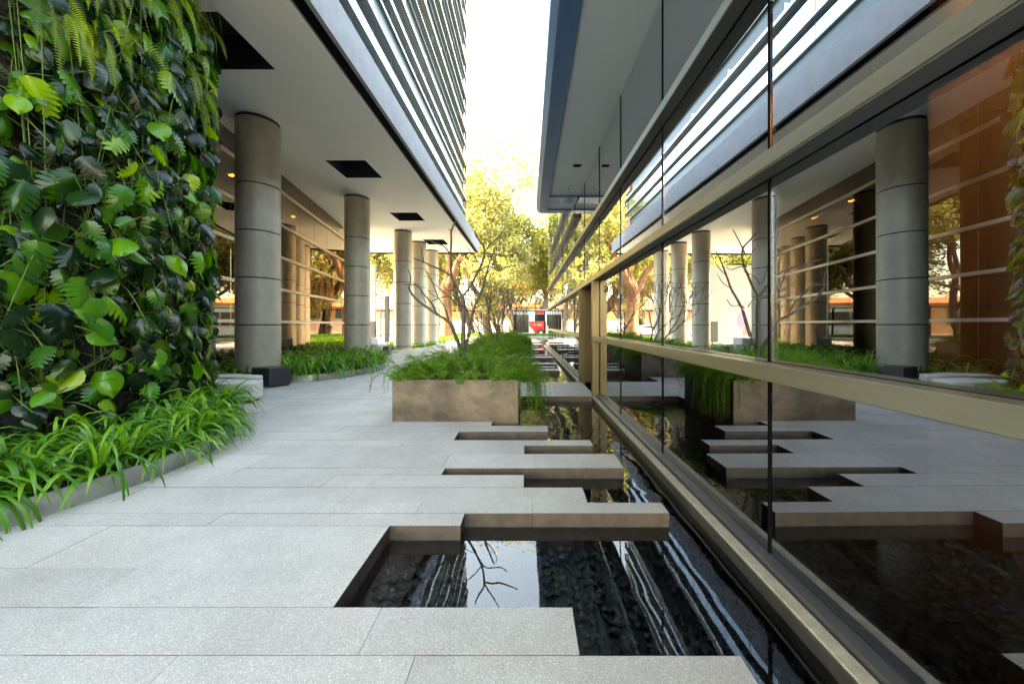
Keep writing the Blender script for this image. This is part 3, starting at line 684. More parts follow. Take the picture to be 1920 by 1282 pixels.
def plant_bed(poly, line, sp, seed, label, z=.11, avoid=(), zs=1.0, xsc=1.0):
    q = random.Random(seed); xs = [p[0] for p in poly]; ys_ = [p[1] for p in poly]; x = min(xs); n = 0
    while x < max(xs):
        y_ = min(ys_)
        while y_ < max(ys_):
            px, py = x+q.uniform(-.4, .4)*sp, y_+q.uniform(-.4, .4)*sp
            if inside(px, py, poly) and edge_dist(px, py, line) > .09 and all(math.hypot(px-a, py-b) > c for a, b, c in avoid) and py > .9:
                o = bpy.data.objects.new('strap_leaf_lily', q.choice(clumps)); C.objects.link(o); o.location = (px, py, z); o.rotation_euler = (q.uniform(-.12, .12), q.uniform(-.12, .12), q.uniform(0, 6.3))
                s_ = q.uniform(.8, 1.12)*xsc; o.scale = (s_, s_, s_*zs*q.uniform(.9, 1.15)); tag(o, label, 'strap-leaf lily', label.replace('a ', '', 1)); n += 1
            y_ += sp
        x += sp
    return n
n1 = plant_bed(bed1, k1, .235, 1, 'green strap-leaf lily clump in the bed at the foot of the green wall', zs=1.15, xsc=1.12)
n2 = plant_bed(bed2, k2, .31, 2, 'green strap-leaf lily clump in the bed round the first two columns', avoid=[(-7.12,9.3,.50),(-7.2,14.85,.52)], zs=1.3, xsc=1.15)
print('clumps', n1, n2)
def mass(name, spots, seed, label, L=.42, m='strap', nb=12):
    q = random.Random(seed); s = MB()
    for (x, y_, z_) in spots:
        for i in range(nb):
            az = q.uniform(0, 6.3); blade(s, q, (x, y_, z_), az, L*q.uniform(.7, 1.2), q.uniform(.014, .024), q.uniform(.1, .9), n=4)
    o = s.build(name, M[m], smooth=True); return tag(o, label, 'ground cover', kind='stuff')
q = random.Random(4); sp3 = []
while len(sp3) < 420:
    x, y_ = q.uniform(-10, -5.9), q.uniform(17.8, 36)
    if inside(x, y_, bed3) and math.hypot(x+7.18, y_-20.2) > .55 and math.hypot(x+7.12, y_-22.9) > .55 and math.hypot(x+7, y_-25.45) > .55: sp3.append((x, y_, .11))
mass('ground_cover', sp3, 5, 'distant strap-leaf planting round the third column and beyond')
sp4 = [(q.uniform(-9, 9), q.uniform(41.2, 43.0), .15) for _ in range(700)]
mass('ground_cover', sp4, 6, 'sunlit low planting along the far end of the pool', L=.6)
e = MB(); e.box(-10, 12, 40.9, 41.1, 0, .2); e.box(-17, 12, 41.1, 43.4, -.3, .14); tag(e.build('kerb', M['kerb_metal']), 'straight kerb across the far end of the pool', 'kerb')

# ------------------------------------------------------------------ benches
def bench(name, polys, label, m='bench', loc=None, cat='bench'):
    cx0 = sum(p[0] for p in polys[0][0])/len(polys[0][0]); cy0 = sum(p[1] for p in polys[0][0])/len(polys[0][0])
    e = empty(name, (cx0, cy0, 0), label=label, cat=cat, group='faceted seats along the walk')
    for (poly, z0, z1, nm) in polys:
        s = MB(); s.prism([(x-cx0, y_-cy0) for x, y_ in poly], z0, z1); s.build(nm, M[m] if nm != 'plinth' else M['bench_base'], e, bevel=.018 if nm != 'plinth' else 0)
def shrink(p, k=.9):
    c = (sum(a for a, b in p)/len(p), sum(b for a, b in p)/len(p)); return [(c[0]+(a-c[0])*k, c[1]+(b-c[1])*k) for a, b in p]
b1 = [(-5.22,6.70),(-5.39,7.17),(-6.3,7.30),(-6.75,6.95),(-6.2,6.62)]
bench('bench', [(b1, .055, .385, 'seat'), (shrink(b1), .003, .06, 'plinth')], 'long white faceted seat in front, half hidden by lily leaves')
b2 = [(-5.62,7.46),(-5.92,7.85),(-6.7,8.05),(-7.5,7.9),(-7.3,7.45),(-6.5,7.55)]
bench('bench', [(b2, .055, .385, 'seat'), (shrink(b2), .003, .06, 'plinth')], 'white angular seat just behind the front one, left of the black block')
b3 = [(-6.78,8.62),(-6.15,8.37),(-5.87,8.70),(-6.46,8.98)]
bench('seat_block', [(b3, .03, .46, 'seat'), (shrink(b3, .93), .003, .035, 'plinth')], 'black square block seat in front of the curved kerb', 'cube', cat='block seat')
b4 = [(-8.2,16.3),(-7.5,16.2),(-7.35,16.9),(-8.1,17.0)]
bench('bench', [(b4, .03, .42, 'seat'), (shrink(b4), .003, .035, 'plinth')], 'low white seat among the leaves below the second column')
b5 = [(-8.2,17.05),(-7.25,17.0),(-7.1,17.7),(-8.0,17.75)]
b6 = [(-8.15,17.1),(-7.62,17.05),(-7.5,17.65),(-7.95,17.7)]
bench('bench', [(b5, .03, .55, 'seat'), (b6, .55, .86, 'backrest')], 'pale seat with raised block back at the second column')
b7 = [(-7.05,17.1),(-6.8,17.15),(-6.85,17.6),(-7.08,17.6)]
bench('seat_block', [(b7, .003, .46, 'seat')], 'small black block at the end of the far pale seat', 'cube', cat='block seat')

# ------------------------------------------------------------------ green wall
gwc = empty('green_wall', (-7.0, 4.3, 0), label='curved black fabric drum of the green wall, from soil to soffit', cat='green wall')
s = MB(); n1_, n2_ = 90, 60; vs = []
for j in range(n2_+1):
    for i in range(n1_+1):
        a = R(-100 + 200*i/n1_); z = .1 + 6.74*j/n2_
        r_ = 1.93 + .10*noise.noise(Vector((a*4, z*1.3, 0))) + .05*noise.noise(Vector((a*13, z*4, 3))) + .02*noise.noise(Vector((a*40, z*12, 3)))
        vs.append((r_*math.cos(a), r_*math.sin(a), z))
s.add(vs, [(j*(n1_+1)+i, j*(n1_+1)+i+1, (j+1)*(n1_+1)+i+1, (j+1)*(n1_+1)+i) for j in range(n2_) for i in range(n1_)])
s.build('planting_core', M['wallcore'], gwc, smooth=True)
q = random.Random(21); s = MB()
for i in range(620):
    a = R(q.uniform(-60, 62)); z = q.uniform(.3, 6.6); pts = []; r_ = 1.95; da = q.gauss(0, .05); dz = -abs(q.gauss(.08, .05))
    for k in range(6):
        pts.append((r_*math.cos(a), r_*math.sin(a), max(.1, z))); a += da+q.gauss(0, .012); z += dz+q.gauss(0, .03); r_ = min(2.16, r_+q.gauss(.012, .025))
    s.tube(pts, q.choice([.0025,.003,.005]), 4, cap=False)
s.build('aerial_roots', M['root'], gwc)
def monstera_leaf(s, q, base, mid, nrm, L, slit=True, m=0):
    mid = mid.normalized(); side = nrm.cross(mid).normalized(); nrm = mid.cross(side).normalized()
    W = L*q.uniform(.38, .48); n = 6; curl = q.uniform(.2, .95); fold = q.uniform(.05, .75)
    def P(u, v):       # u along midrib 0..1, v sideways -1..1 (already width-scaled)
        dr = curl*L*(u**2)*.55; return base + mid*(u*L - .12*L) + side*v - nrm*(dr + fold*abs(v)*.7 + (abs(v)/L)**2*L*.25)
    def w(u): return W*math.sin(math.pi*min(1, max(.0, (u+.12)/1.12))**.85)**(.62 if slit else .85)
    for sg in (-1, 1):
        o = len(s.v); vs = []; fs = []
        c0 = [P(i/n, 0) for i in range(n+1)]
        if not slit:
            for i in range(n+1):
                u = i/n; vs += [P(u, 0), P(u-.05, sg*w(u)*.55), P(u-.10, sg*w(u))]
            for i in range(n):
                a = i*3; f = [(a, a+1, a+4, a+3), (a+1, a+2, a+5, a+4)]; fs += f if sg > 0 else [t[::-1] for t in f]
        else:
            for i in range(n+1): u = i/n; vs += [P(u, 0), P(u+.02, sg*w(u)*.22)]
            for i in range(n):
                a = i*2; f = (a, a+1, a+3, a+2); fs.append(f if sg > 0 else f[::-1])
            for i in range(n):
                u0, u1 = i/n, (i+1)/n; g_ = .05 if i > 0 else .0; um = (u0+u1)/2; wv = w(um+.03)
                if i == n-1: wv = w(.88)
                b = len(vs); k1_, k2_ = u0+.02+g_*.2, u1+.02-g_*.2
                vs += [P(u0+.02, sg*w(u0)*.22), P(u1+.02, sg*w(u1)*.22), P(u0+g_+.07, sg*wv*.80), P(u1-g_*.3+.10, sg*wv*.74), P(um+.15, sg*wv*q.uniform(.98, 1.06))]
                f1, f2 = (b, b+2, b+3, b+1), (b+2, b+4, b+3); fs += [f1, f2] if sg > 0 else [f1[::-1], f2[::-1]]
        # one shared shade per leaf: keep both halves in one island
        if sg < 0: halfvs, halffs = vs, fs
        else:
            off = len(halfvs); allv = halfvs + vs; remap = {}
            st_ = 3 if not slit else 2
            fs2 = [tuple((i_ if False else i_+off) for i_ in f) for f in fs]
            for i in range(n+1): remap[off+i*st_] = i*st_
            fs2 = [tuple(remap.get(i_, i_) for i_ in f) for f in fs2]
            # weld lobe roots to the inner strip so the lobes belong to the same island
            def weld(fl, o2):
                if not slit: return fl
                mp = {}
                for i in range(n):
                    b = o2 + 2*(n+1) + i*5; mp[b] = o2+i*2+1; mp[b+1] = o2+(i+1)*2+1
                return [tuple(mp.get(i_, i_) for i_ in f) for f in fl]
            s.add(allv, weld(halffs, 0) + weld(fs2, off), m)
def wall_pt(a, z, r_): return Vector((r_*math.cos(a), r_*math.sin(a), z))
MC = Vector((-7.0, 4.3, 0))
def monstera_plant(a0, z0, n, seed, slit=.6, bright=False):
    q = random.Random(seed); lf = MB(); st = MB(); root = wall_pt(a0, z0, 1.98)
    TAG = ( 'climbing monstera with split glossy leaves rooted in the green wall', 'monstera', 'monstera plants on the green wall')
    for i in range(int(n*2.5)):
        big = i % 5 < 3; da = q.gauss(0, .20); dz = q.gauss(0, .42); a = a0+da; z = z0+dz
        if z < .5 or z > 6.6: z = q.uniform(.6, 6.5)
        if a > R(44): a = R(44) - q.random()*.1
        out = q.uniform(.06, .34) if big else q.uniform(.03, .12); p = wall_pt(a, z, 2.04+out) - root
        radial = Vector((math.cos(a), math.sin(a), 0)); tang = Vector((-math.sin(a), math.cos(a), 0))
        start = Vector((0, 0, 0)); midp = wall_pt(a0+da*.5, z0+(z-z0)*.5+.08, 2.02+out*.7) - root
        st.tube(smooth_path([start, midp, p], 3), .005, 4, cap=False)
        mid = Vector((0, 0, -1))*q.uniform(.7, 1.4) + radial*q.uniform(.0, .9) + tang*q.gauss(.1, .6)
        nrm = radial*q.uniform(.5, 1.2) + Vector((0, 0, q.uniform(.2, 1.1))) + tang*q.gauss(0, .85)
        L = q.uniform(.15, .33) if big else q.uniform(.08, .17)
        monstera_leaf(lf, q, p, mid, nrm, L, slit=q.random() < slit and L > .2)
    lf.add(st.v, st.f, 1); e = lf.build('monstera', [M['monstera'], M['stem']], smooth=True); e.location = MC + root; tag(e, *TAG)
idx = 0
for zi in range(8):
    for ai in range(9):
        a = R(-52 + ai*11.5 + (zi % 2)*5); z = .75 + zi*.72 + rnd.uniform(-.15, .15)
        dens = 14 if a > R(0) else 9
        if z > 5.2: dens = int(dens*.7)
        if ai < 4 and zi in (5, 6): dens = 6
        monstera_plant(a, z, dens+rnd.randint(-2, 3), 300+idx, slit=.65); idx += 1
for k, z in enumerate([1.1, 1.8, 2.5, 3.1, 3.7, 4.3, 4.9, 5.5]): monstera_plant(R(38), z, 14, 500+k, slit=.8)
def fern_plant(a0, z0, seed, n=11, Lr=(.45, .95)):
    q = random.Random(seed); s = MB(); root = wall_pt(a0, z0, 2.0)
    for i in range(n):
        radial = Vector((math.cos(a0), math.sin(a0), 0)); tang = Vector((-math.sin(a0), math.cos(a0), 0))
        d = (radial*q.uniform(.5, 1.1) + tang*q.gauss(0, .55) + Vector((0, 0, q.uniform(-.2, .8)))).normalized(); L = q.uniform(*Lr); nn = 34; p = Vector((0, 0, 0)) + tang*q.gauss(0, .05)
        drp = q.uniform(3.2, 5.5); rach = []; sides = []
        for k in range(nn):
            rach.append(p.copy()); d = (d + Vector((0, 0, -drp*L/nn*(.5 + k/nn)))).normalized(); p = p + d*L/nn
        wv = tang if q.random() < .75 else (tang*.5+radial*.8).normalized(); off = len(s.v); vs = []; fs = []
        for k in range(nn):
            t = k/(nn-1); vs.append(rach[k]+wv*.0015); vs.append(rach[k]-wv*.0015)
        for k in range(nn-1): fs.append((2*k, 2*k+1, 2*k+3, 2*k+2))
        for k in range(1, nn-1):
            t = k/(nn-1); wl = .048*L/.7*math.sin(math.pi*min(1, .12+t*.92))**.6; dd = (rach[k+1]-rach[k]).normalized()
            sd = (wv - dd*wv.dot(dd)).normalized()
            for sg in (-1, 1):
                b = len(vs); tip = rach[k] + sd*sg*wl + dd*wl*.25 + Vector((0, 0, -wl*.25)); h_ = L/nn*.36
                vi = 2*k if sg > 0 else 2*k+1
                vs += [rach[k]+dd*h_*1.6+sd*sg*.002, tip]; fs.append((vi, b, b+1) if sg > 0 else (b, vi, b+1))
        s.add(vs, fs)
    o = s.build('hanging_fern', M['fern']); o.location = MC + root
    return tag(o, 'yellow-green sword fern hanging from the green wall', 'fern', 'hanging ferns on the green wall')
for k in range(46):
    z = rnd.uniform(4.8, 6.7) if k < 36 else rnd.uniform(1.5, 4.8); a = R(rnd.uniform(-50, 40)) if k < 36 else R(rnd.uniform(-5, 42))
    fern_plant(a, z, 700+k, n=rnd.randint(8, 14), Lr=(.5, 1.05) if z > 4.5 else (.3, .6))

# ------------------------------------------------------------------ street beyond
rd = MB(); rd.box(-160, 160, 43.4, 60, -.3, -.02); tag(rd.build('road', mat('asphalt', rough=.85, var=(6, [(.3, (.05,.05,.05)), (.7, (.075,.073,.07))]))), kind='structure')
rd = MB(); rd.box(-160, 160, 60.002, 66, -.3, .12); tag(rd.build('pavement', mat('concrete_pavement', rough=.8, var=(3, [(.3, (.3,.28,.25)), (.7, (.38,.36,.33))]))), kind='structure')
rd = MB(); rd.box(-160, -17.01, 20, 43.3, -.3, -.001); tag(rd.build('forecourt', mat('light_paving', rough=.8, var=(3, [(.3, (.34,.32,.28)), (.7, (.42,.40,.36))]))), kind='structure')
def wmat(n, c): return mat(n, rough=.8, var=(1.5, [(.3, tuple(x*.85 for x in c)), (.7, c)]))
win = mat('street_window', (.10,.14,.17), .15)
def street_building(x0, x1, h, col, roofc, label, nwin, y0=66, band=None, dep=9):
    e = empty('street_building', ((x0+x1)/2, y0, 0), label=label, cat='street building', group='low shops across the street'); w_ = (x1-x0)/2
    s = MB(); s.box(-w_, w_, 0, dep, .1, h); s.build('wall', wmat('street_wall', col), e)
    s = MB(); s.add([(-w_-.3,-.6,h+.002),(w_+.3,-.6,h+.002),(w_+.3,dep/2,h+1.1),(-w_-.3,dep/2,h+1.1),(w_+.3,dep+.5,h+.002),(-w_-.3,dep+.5,h+.002)], [(0,1,2,3),(3,2,4,5),(0,3,5),(1,4,2),(0,5,4,1)]); s.build('roof', wmat('clay_roof', roofc), e)
    if band: s = MB(); s.box(-w_+.05, w_-.05, -.05, -.002, .1, 2.4); s.build('painted_band', wmat('painted_band', band), e)
    for i in range(nwin):
        x = -w_ + (i+.5)*2*w_/nwin; s = MB(); s.box(x-.8, x+.8, -.09, -.055, 2.6 if band else 1.3, 4.2); s.build('window', win, e)
        s = MB(); s.box(x-.9, x+.9, -.12, -.06, 2.48 if band else 1.18, 2.58 if band else 1.28); s.build('window_sill', M['bench'], e)
street_building(-60, -33, 4.6, (.60,.36,.18), (.45,.2,.11), 'yellow-orange shop front far left across the street', 7, band=(.7,.5,.1))
street_building(-32.5, -17.5, 4.5, (.60,.32,.20), (.45,.2,.11), 'red-orange shop across the street between the columns', 4, band=(.62,.34,.30))
street_building(-17, -3.5, 4.6, (.70,.42,.20), (.52,.2,.09), 'peach shop with windows behind the bare tree trunks', 4, band=(.72,.62,.58))
street_building(-3, 14, 4.9, (.62,.50,.30), (.55,.2,.08), 'cream shop with clay roof behind the bus', 5, band=(.66,.45,.40))
street_building(14.5, 50, 4.6, (.62,.34,.16), (.5,.2,.09), 'long orange shop at the right end of the street', 9)
# mural wall
mw = empty('mural_wall', (-15.4, 31, 0), label='white wall painted with purple and red petals beside the lobby end', cat='mural wall')
s = MB(); s.box(-2.2, 1.9, 0, .3, 0, 6.8); s.build('wall', mat('white_wall_paint', (.20,.203,.207), .7), mw)
for i, (x, z, r_, c) in enumerate([(-.9,1.9,.8,(.36,.24,.48)),(-1.4,1.1,.7,(.60,.22,.22)),(-1.2,3.3,.6,(.42,.30,.50))]):
    s = MB(); pts = [(x + r_*.5*math.sin(t)*math.cos(.6*i) - r_*math.cos(t)*math.sin(.6*i)*.5, z + r_*math.cos(t)*.9) for t in [k*math.pi/8 for k in range(16)]]
    s.add([(a, -.004, b) for a, b in pts] , [tuple(range(16))]); s.build('petal', mat('petal_paint', tuple(v*.4 for v in c), .7), mw)
# fence
fn = empty('street_fence', (0, 43.6, 0), label='thin black street fence with tall posts at the end of the plaza', cat='fence')
s = MB(); s.box(-30, 14, -.04, .04, 3.19, 3.29); s.build('top_rail', M['black'], fn)
for x in [-29.1,-25.2,-21.3,-17.4,-13.6,-9.7,-5.8,-1.9,2.05,5.9,9.8,13.7]:
    s = MB(); s.box(x-.06, x+.06, -.07, .07, 0, 3.188); s.build('post', M['black'], fn)
def totem(x, y_, w_, h, label):
    e = empty('totem', (x, y_, 0), label=label, cat='totem', group='dark totems under the soffit'); s = MB(); s.box(-w_/2, w_/2, -.15, .15, .02, h); s.build('cabinet', M['recess'], e, bevel=.01)
    s = MB(); s.box(-w_/2-.04, w_/2+.04, -.19, .19, 0, .018+.0); s.build('plinth', M['black'], e)
totem(-13.3, 30.0, .6, 1.8, 'dark cabinet standing beside the second column'); totem(-12.2, 30.5, .35, 4.0, 'tall slim dark pylon behind the second column')
def lamp(x, y_, h, label):
    e = empty('street_lamp', (x, y_, 0), label=label, cat='street lamp', group='thin street lamps'); s = MB(); s.tube([(0,0,0),(0,0,h)], [.07,.045], 10); s.build('pole', M['recess'], e, smooth='auto')
    s = MB(); s.box(-.35, .35, -.06, .06, h-.25, h-.18); s.tube([(0,0,h),(0,0,h+.25)], [.10,.03], 8); s.tube([(-.32,0,h-.18),(-.32,0,h-.02)], [.09,.04], 8); s.tube([(.32,0,h-.18),(.32,0,h-.02)], [.09,.04], 8); s.build('lamp_head', M['recess'], e)
lamp(-15.9, 38, 4.6, 'thin lamp post seen between the second and third columns'); lamp(-3.1, 42.5, 5.5, 'thin lamp post behind the bare trees')
s = empty('street_lamp', (.95, 41.5, 0), label='slender pole rising beside the far end of the glass wall', cat='street lamp', group='thin street lamps')
q_ = MB(); q_.tube([(0,0,0),(0,0,6.2)], [.05,.035], 8); q_.build('pole', M['recess'], s)
# bus
bus = empty('city_bus', (3.9, 46.2, 0), label='red and silver city bus stopped behind the fence', cat='bus')
red = mat('bus_red', (.62,.02,.02), .3, coat=.5); silver = mat('bus_silver', (.55,.56,.57), .35, .3); dk = mat('bus_window', (.012,.016,.018), .12); tyre = mat('tyre', (.02,.02,.02), .8)
s = MB(); s.box(-6.0, 6.2, 0, 2.5, 1.25, 3.35); s.box(-5.8, 6.0, .2, 2.3, 3.352, 3.5); s.build('body', silver, bus, bevel=.08)
s = MB(); s.box(-3.75, -1.55, -.02, -.002, .42, 1.95); s.box(-3.0, -1.65, -.024, -.002, 2.95, 3.36); s.build('red_panel', red, bus)
s = MB(); s.add([(-3.76,-.03,.42),(-3.0,-.03,.42),(-3.35,-.03,.95),(-3.76,-.03,1.35)], [(0,1,2,3)]); s.build('swoosh', M['bench'], bus)
s = MB(); s.box(-5.95, 6.15, .03, 2.47, .40, 1.248); s.build('lower_body', silver, bus)
for (a, b, c_, d_) in [(-5.9,-3.8,.5,2.85),(-3.0,-1.7,1.97,2.9),(-1.4,.6,1.4,2.9),(.7,2.6,1.4,2.9),(2.7,4.4,1.4,2.9),(4.5,6.0,1.4,2.9)]:
    s = MB(); s.box(a, b, -.035, -.004, c_, d_); s.build('window', dk, bus)
for x in (-2.2, 3.8):
    s = MB(); s.tube([(x, -.05, .45), (x, .25, .45)], .48, 24); wh_ = s.build('wheel', tyre, bus, smooth='auto'); s = MB(); s.tube([(x, -.07, .45), (x, -.052, .45)], .24, 16); s.build('hub', silver, wh_)
tx = text_mesh('4 1501', .42, M['bench'], 'fleet_number', bus); tx.location = (-2.55, -.03, 1.38); tx.rotation_euler = (R(90), 0, 0)
# cars
def car(x, y_, rz, col, label):
    e = empty('parked_car', (x, y_, -.02), rz, label=label, cat='car', group='cars along the street')
    prof = [(-2.2,.35),(-2.25,.75),(-1.9,.95),(-1.2,1.0),(-.6,1.45),(.9,1.5),(1.6,1.05),(2.2,.98),(2.28,.6),(2.2,.3)]
    s = MB(); n = len(prof); vs = [(a, sg*(.86 if b < 1.1 else .68), b) for sg in (-1, 1) for a, b in prof]; s.add(vs, [tuple(range(n)), tuple(range(n, 2*n))[::-1]] + [(i, i+n, (i+1) % n + n, (i+1) % n) for i in range(n)]); s.build('body', mat('car_paint', col, .25, coat=.6), e, bevel=.04)
    s = MB()
    for sg in (-1, 1): s.add([(-1.0,sg*.845,1.04),(1.35,sg*.845,1.06),(.85,sg*.72,1.42),(-.55,sg*.72,1.40)], [(0,1,2,3) if sg < 0 else (3,2,1,0)])
    s.build('window', dk, e)
    for a in (-1.4, 1.4):
        for sg in (-1, 1):
            s = MB(); s.tube([(a, sg*.72, .33), (a, sg*.90, .33)], .33, 18); o_ = s.build('wheel', tyre, e); s = MB(); s.tube([(a, sg*.90, .33), (a, sg*.912, .33)], .18, 12); s.build('rim', silver, o_)
car(-13.2, 45.6, 0, (.75,.76,.78), 'white car half hidden behind the last column'); car(-22.5, 46.5, 0, (.6,.6,.62), 'silver car parked far left past the second column')
# people
def person(x, y_, rz, shirt, trousers, label, h=1.72, bag=False):
    e = empty('person', (x, y_, 0), rz, label=label, cat='person', group='people walking by the street'); k = h/1.75
    J = {'pel':(0,0,.95,.13),'sp':(0,.01,1.15,.12),'ch':(0,0,1.36,.15),'ne':(0,0,1.52,.055),'hd':(0,.02,1.64,.10),'hd2':(0,.01,1.70,.08),
         'shl':(-.18,0,1.42,.06),'ell':(-.24,.03,1.14,.045),'wrl':(-.24,.12,.90,.032),'hal':(-.24,.15,.82,.035),'shr':(.18,0,1.42,.06),'elr':(.24,-.05,1.14,.045),'wrr':(.23,-.04,.90,.032),'har':(.23,-.03,.82,.035),
         'hl':(-.09,0,.90,.10),'kl':(-.10,.10,.50,.07),'al':(-.10,-.04,.09,.045),'tl':(-.10,.12,.04,.035),'hr':(.09,0,.90,.10),'kr':(.10,-.02,.50,.07),'ar':(.10,-.22,.11,.045),'tr':(.10,-.08,.04,.035)}
    E = [('pel','sp'),('sp','ch'),('ch','ne'),('ne','hd'),('hd','hd2'),('ch','shl'),('shl','ell'),('ell','wrl'),('wrl','hal'),('ch','shr'),('shr','elr'),('elr','wrr'),('wrr','har'),('pel','hl'),('hl','kl'),('kl','al'),('al','tl'),('pel','hr'),('hr','kr'),('kr','ar'),('ar','tr')]
    ks = list(J); me = bpy.data.meshes.new('body'); me.from_pydata([tuple(c*k for c in J[a][:3]) for a in ks], [(ks.index(a), ks.index(b)) for a, b in E], [])
    for m_ in (mat('skin', (.42,.24,.16), .55), mat('shirt', shirt, .8), mat('trousers', trousers, .8), mat('hair', (.02,.015,.01), .6)): me.materials.append(m_)
    o = bpy.data.objects.new('body', me); C.objects.link(o); sk = o.modifiers.new('skin', 'SKIN'); sk.use_smooth_shade = True
    for i, a in enumerate(ks): me.skin_vertices[0].data[i].radius = (J[a][3]*k, J[a][3]*k*.8)
    me.skin_vertices[0].data[0].use_root = True
    o.modifiers.new('sub', 'SUBSURF').levels = 1; o.modifiers['sub'].render_levels = 1
    dg = bpy.context.evaluated_depsgraph_get(); m2 = bpy.data.meshes.new_from_object(o.evaluated_get(dg)); bpy.data.objects.remove(o)
    for p in m2.polygons:
        z = p.center.z/k; ax = abs(p.center.x/k)
        p.material_index = 3 if (z > 1.66 or (z > 1.56 and p.center.y < -.0)) else 0 if z > 1.49 or (ax > .17 and z < 1.05 and z > .7) else 1 if z > .92 else 2
    o = bpy.data.objects.new('body', m2); C.objects.link(o); o.parent = e; return e
person(-8.95, 43.0-.9, 0, (.35,.48,.62), (.10,.12,.18), 'person in a light blue shirt walking past the bare tree'); person(-8.35, 42.3, .2, (.26,.30,.38), (.08,.09,.12), 'person in a grey-blue top beside the one in light blue')
person(-6.6, 42.1, .5, (.04,.04,.05), (.05,.05,.06), 'person in dark clothes behind the bare tree trunk', 1.7)

# ------------------------------------------------------------------ big trees
def crown_mesh(seed, blobs, leaf, n, m):
    q = random.Random(seed); s = MB()
    tot = sum(b[3]**2 for b in blobs)
    for (x, y_, z, r_) in blobs:
        k = int(n*r_**2/tot)
        for i in range(k):
            d = Vector((q.gauss(0, 1), q.gauss(0, 1), q.gauss(0, .8))); d.normalize(); rr = r_*(q.random()**.45)*q.uniform(.85, 1.12)
            p = Vector((x, y_, z)) + Vector((d.x*rr, d.y*rr, d.z*rr*.8))
            if noise.noise(p*.75 + Vector((seed, 0, 0))) < -.12: continue
            a = Vector((q.gauss(0, 1), q.gauss(0, 1), q.gauss(0, 1))).normalized(); b = a.cross(Vector((q.gauss(0, 1), q.gauss(0, 1), q.gauss(0, 1)))).normalized(); l = leaf*q.uniform(.6, 1.3)
            s.add([p - a*l, p + b*l*.42, p + a*l, p - b*l*.42], [(0,1,2,3)])
    return s.mesh('crown', m)
def make_tree_meshes(seed, h, r_, leaf, n, m, thick=.35, low=.3):
    q = random.Random(seed); tk_ = MB(); tips = []
    def grow(p, d, L, r0, lev):
        pts = [p]; dd = d.copy()
        for i in range(4): dd = (dd + Vector((q.gauss(0, .18), q.gauss(0, .18), q.gauss(.03, .08)))).normalized(); pts.append(pts[-1]+dd*L/4)
        limb(tk_, pts, r0, r0*.65, 8 if lev < 2 else 5)
        if lev < 4:
            for k in range(3 if lev < 2 else 2):
                nd = (dd + Vector((q.gauss(0, .75), q.gauss(0, .75), q.uniform(-.1, .5)))).normalized(); grow(pts[-1] if k < 2 else pts[2], nd, L*q.uniform(.6, .85), r0*.58, lev+1)
        if lev >= 2: tips.append(pts[-1])
    grow(Vector((0, 0, -.1)), Vector((q.gauss(0, .1), q.gauss(0, .1), 1)).normalized(), h*low, thick, 0)
    mz = max(t.z for t in tips); mr = max(math.hypot(t.x, t.y) for t in tips); fz = (h*.93)/mz; fr = r_*.86/mr
    for i, v in enumerate(tk_.v):
        k = min(1, max(0, v[2])/mz); f_ = 1+(fr-1)*min(1, k*2.2); tk_.v[i] = (v[0]*f_, v[1]*f_, v[2]*fz)
    blobs = []
    for t in tips:
        k = min(1, t.z/mz); f_ = 1+(fr-1)*min(1, k*2.2); blobs.append((t.x*f_, t.y*f_, t.z*fz, q.uniform(.10, .17)*h))
    return tk_.mesh('trunk', M['bark2'], True), crown_mesh(seed+50, blobs, leaf, n, m)
TA = make_tree_meshes(31, 24, 9.5, .22, 34000, M['crown'], .55, .26)
TB = make_tree_meshes(35, 17, 8.5, .20, 32000, M['crown2'], .45, .22)
TC = make_tree_meshes(41, 15, 7.5, .19, 26000, M['crown'], .35, .24)
def tree(x, y_, t, sc, rz, label, sz=None):
    e = empty('street_tree', (x, y_, -.05), rz, label=label, cat='tree', group='big trees along the street'); e.scale = (sc, sc, sz or sc)
    for nm, me in (('trunk', t[0]), ('crown', t[1])):
        o = bpy.data.objects.new(nm, me); C.objects.link(o); o.parent = e
tree(-5.2, 46.5, TA, 1.14, .4, 'tallest yellow-green tree rising in the gap between the buildings')
tree(1.2, 49, TB, 1.25, 2.1, 'rounded tree behind the bus, just left of the canopy corner')
tree(-1.6, 40.5, TC, .85, 1.0, 'lower tree with spreading limbs over the far end of the pool', .85)
tree(8.5, 47, TB, 1.0, 4.0, 'leafy tree right of the bus, seen through the far glass')
tree(-13.5, 49, TB, 1.05, .3, 'spreading tree beyond the last column'); tree(-22, 46.5, TC, 1.1, 5.0, 'olive tree seen between the second and third columns')
tree(-32, 50, TB, 1.1, 1.7, 'tree seen past the lobby end, far left'); tree(-20, 56, TA, .8, 3.0, 'tall pale tree standing behind the others on the left')
tree(4.5, 57, TA, .72, 1.2, 'pale tree rising behind the bus roof'); tree(-9, 57, TB, 1.2, 5.2, 'broad tree behind the peach shop roof')
tree(-11.5, 44.6, TC, .52, 4.4, 'small low-crowned tree by the white car'); tree(-3.6, 44.3, TC, .50, .9, 'small street tree between the peach shop and the bus'); tree(2.6, 45.0, TC, .48, 3.4, 'small tree leaning over the roof of the bus') if False else None
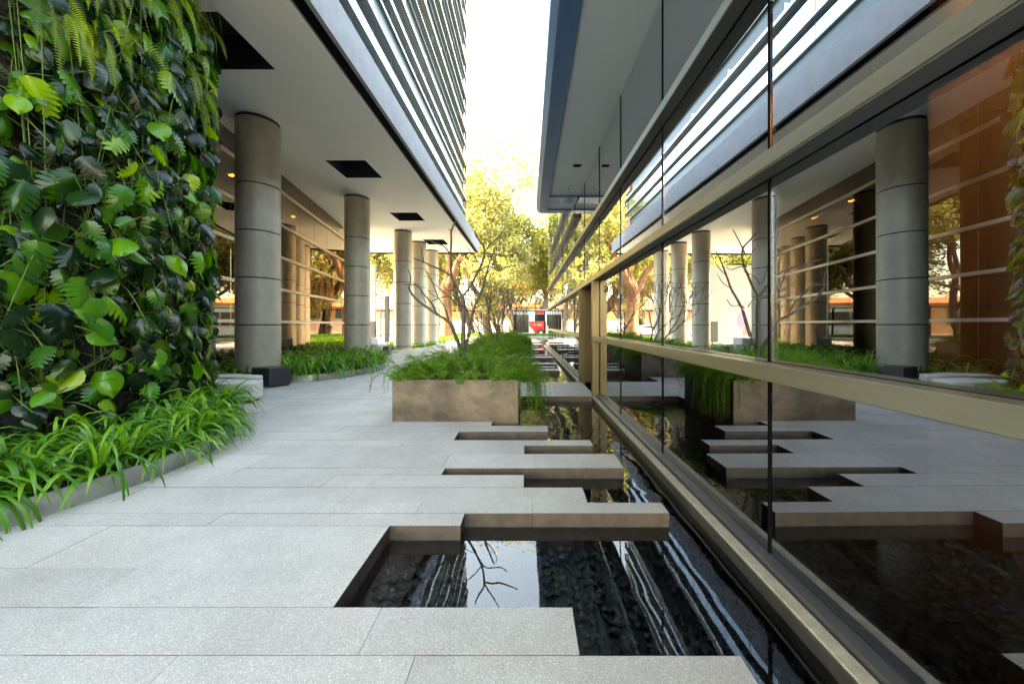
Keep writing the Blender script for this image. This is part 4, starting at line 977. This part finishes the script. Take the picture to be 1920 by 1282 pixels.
tree(2.2, 56, TC, .85, 3.4, 'round low tree behind the roof of the bus'); tree(-6, 76, TB, 1.0, 1.1, 'pale tree far behind the peach shop'); tree(8, 78, TB, 1.05, 3.1, 'pale tree far behind the cream shop'); tree(-20, 77, TB, 1.1, 5.5, 'pale tree far behind the red-orange shop'); tree(0.5, 77, TA, .8, 0.1, 'tall thin-leaved tree far behind the bus')
tree(17, 52, TC, 1.3, 2.0, 'tree at the right end of the street'); tree(-43, 48, TC, 1.2, 2.6, 'farthest left tree along the street')
# old fig with aerial roots
fg = empty('fig_tree', (-8.9, 38.0, -.05), label='old fig with thick orange-brown limbs and hanging aerial roots behind the last column', cat='tree')
q = random.Random(9); s = MB()
limb(s, [(0,0,0),(.1,0,2.5),(-.2,0,4.8),(.1,.2,6.4)], .75, .5, 10); limb(s, [(-.1,0,4.6),(-1.0,.2,6.2),(-1.6,.3,7.4),(-2.6,.2,8.4),(-4.0,.5,9.6)], .45, .22, 8)
limb(s, [(0,0,5.4),(.9,-.2,7.0),(1.5,-.2,8.6),(2.6,-.1,8.0),(3.4,.1,6.8),(3.8,.2,5.6)], .42, .2, 8); limb(s, [(.1,.1,6.2),(.3,.5,8.4),(-.3,.8,10.5),(.4,1,12.4)], .42, .18, 8); limb(s, [(1.5,-.2,8.6),(2.4,.4,10.5),(4.2,.6,12)], .28, .12, 7)
for i in range(70):
    x, yy = q.uniform(-3.4, 3.6), q.uniform(-.6, .8); z = q.uniform(5.6, 8.6); L = q.uniform(1.5, 5); s.tube([(x, yy, z), (x+q.gauss(0, .1), yy, z-L*.5), (x+q.gauss(0, .15), yy, z-L)], q.choice([.02,.03,.05]), 4, cap=False)
s.build('trunk', mat('fig_bark', rough=.8, var=(3, [(.3, (.13,.055,.03)), (.7, (.34,.16,.08))]), bump=(8, .6, .05)), fg, smooth='auto')
cb = crown_mesh(77, [(-3.5,.5,10.5,2.6),(-.5,1,12.5,3.2),(3.5,.6,12.2,2.8),(4.2,.2,9.2,1.9),(-4.6,.4,8.6,1.6),(0,2.5,9.5,2.2),(6.5,1,10.5,2.2)], .20, 11000, M['crown'])
o = bpy.data.objects.new('crown', cb); C.objects.link(o); o.parent = fg
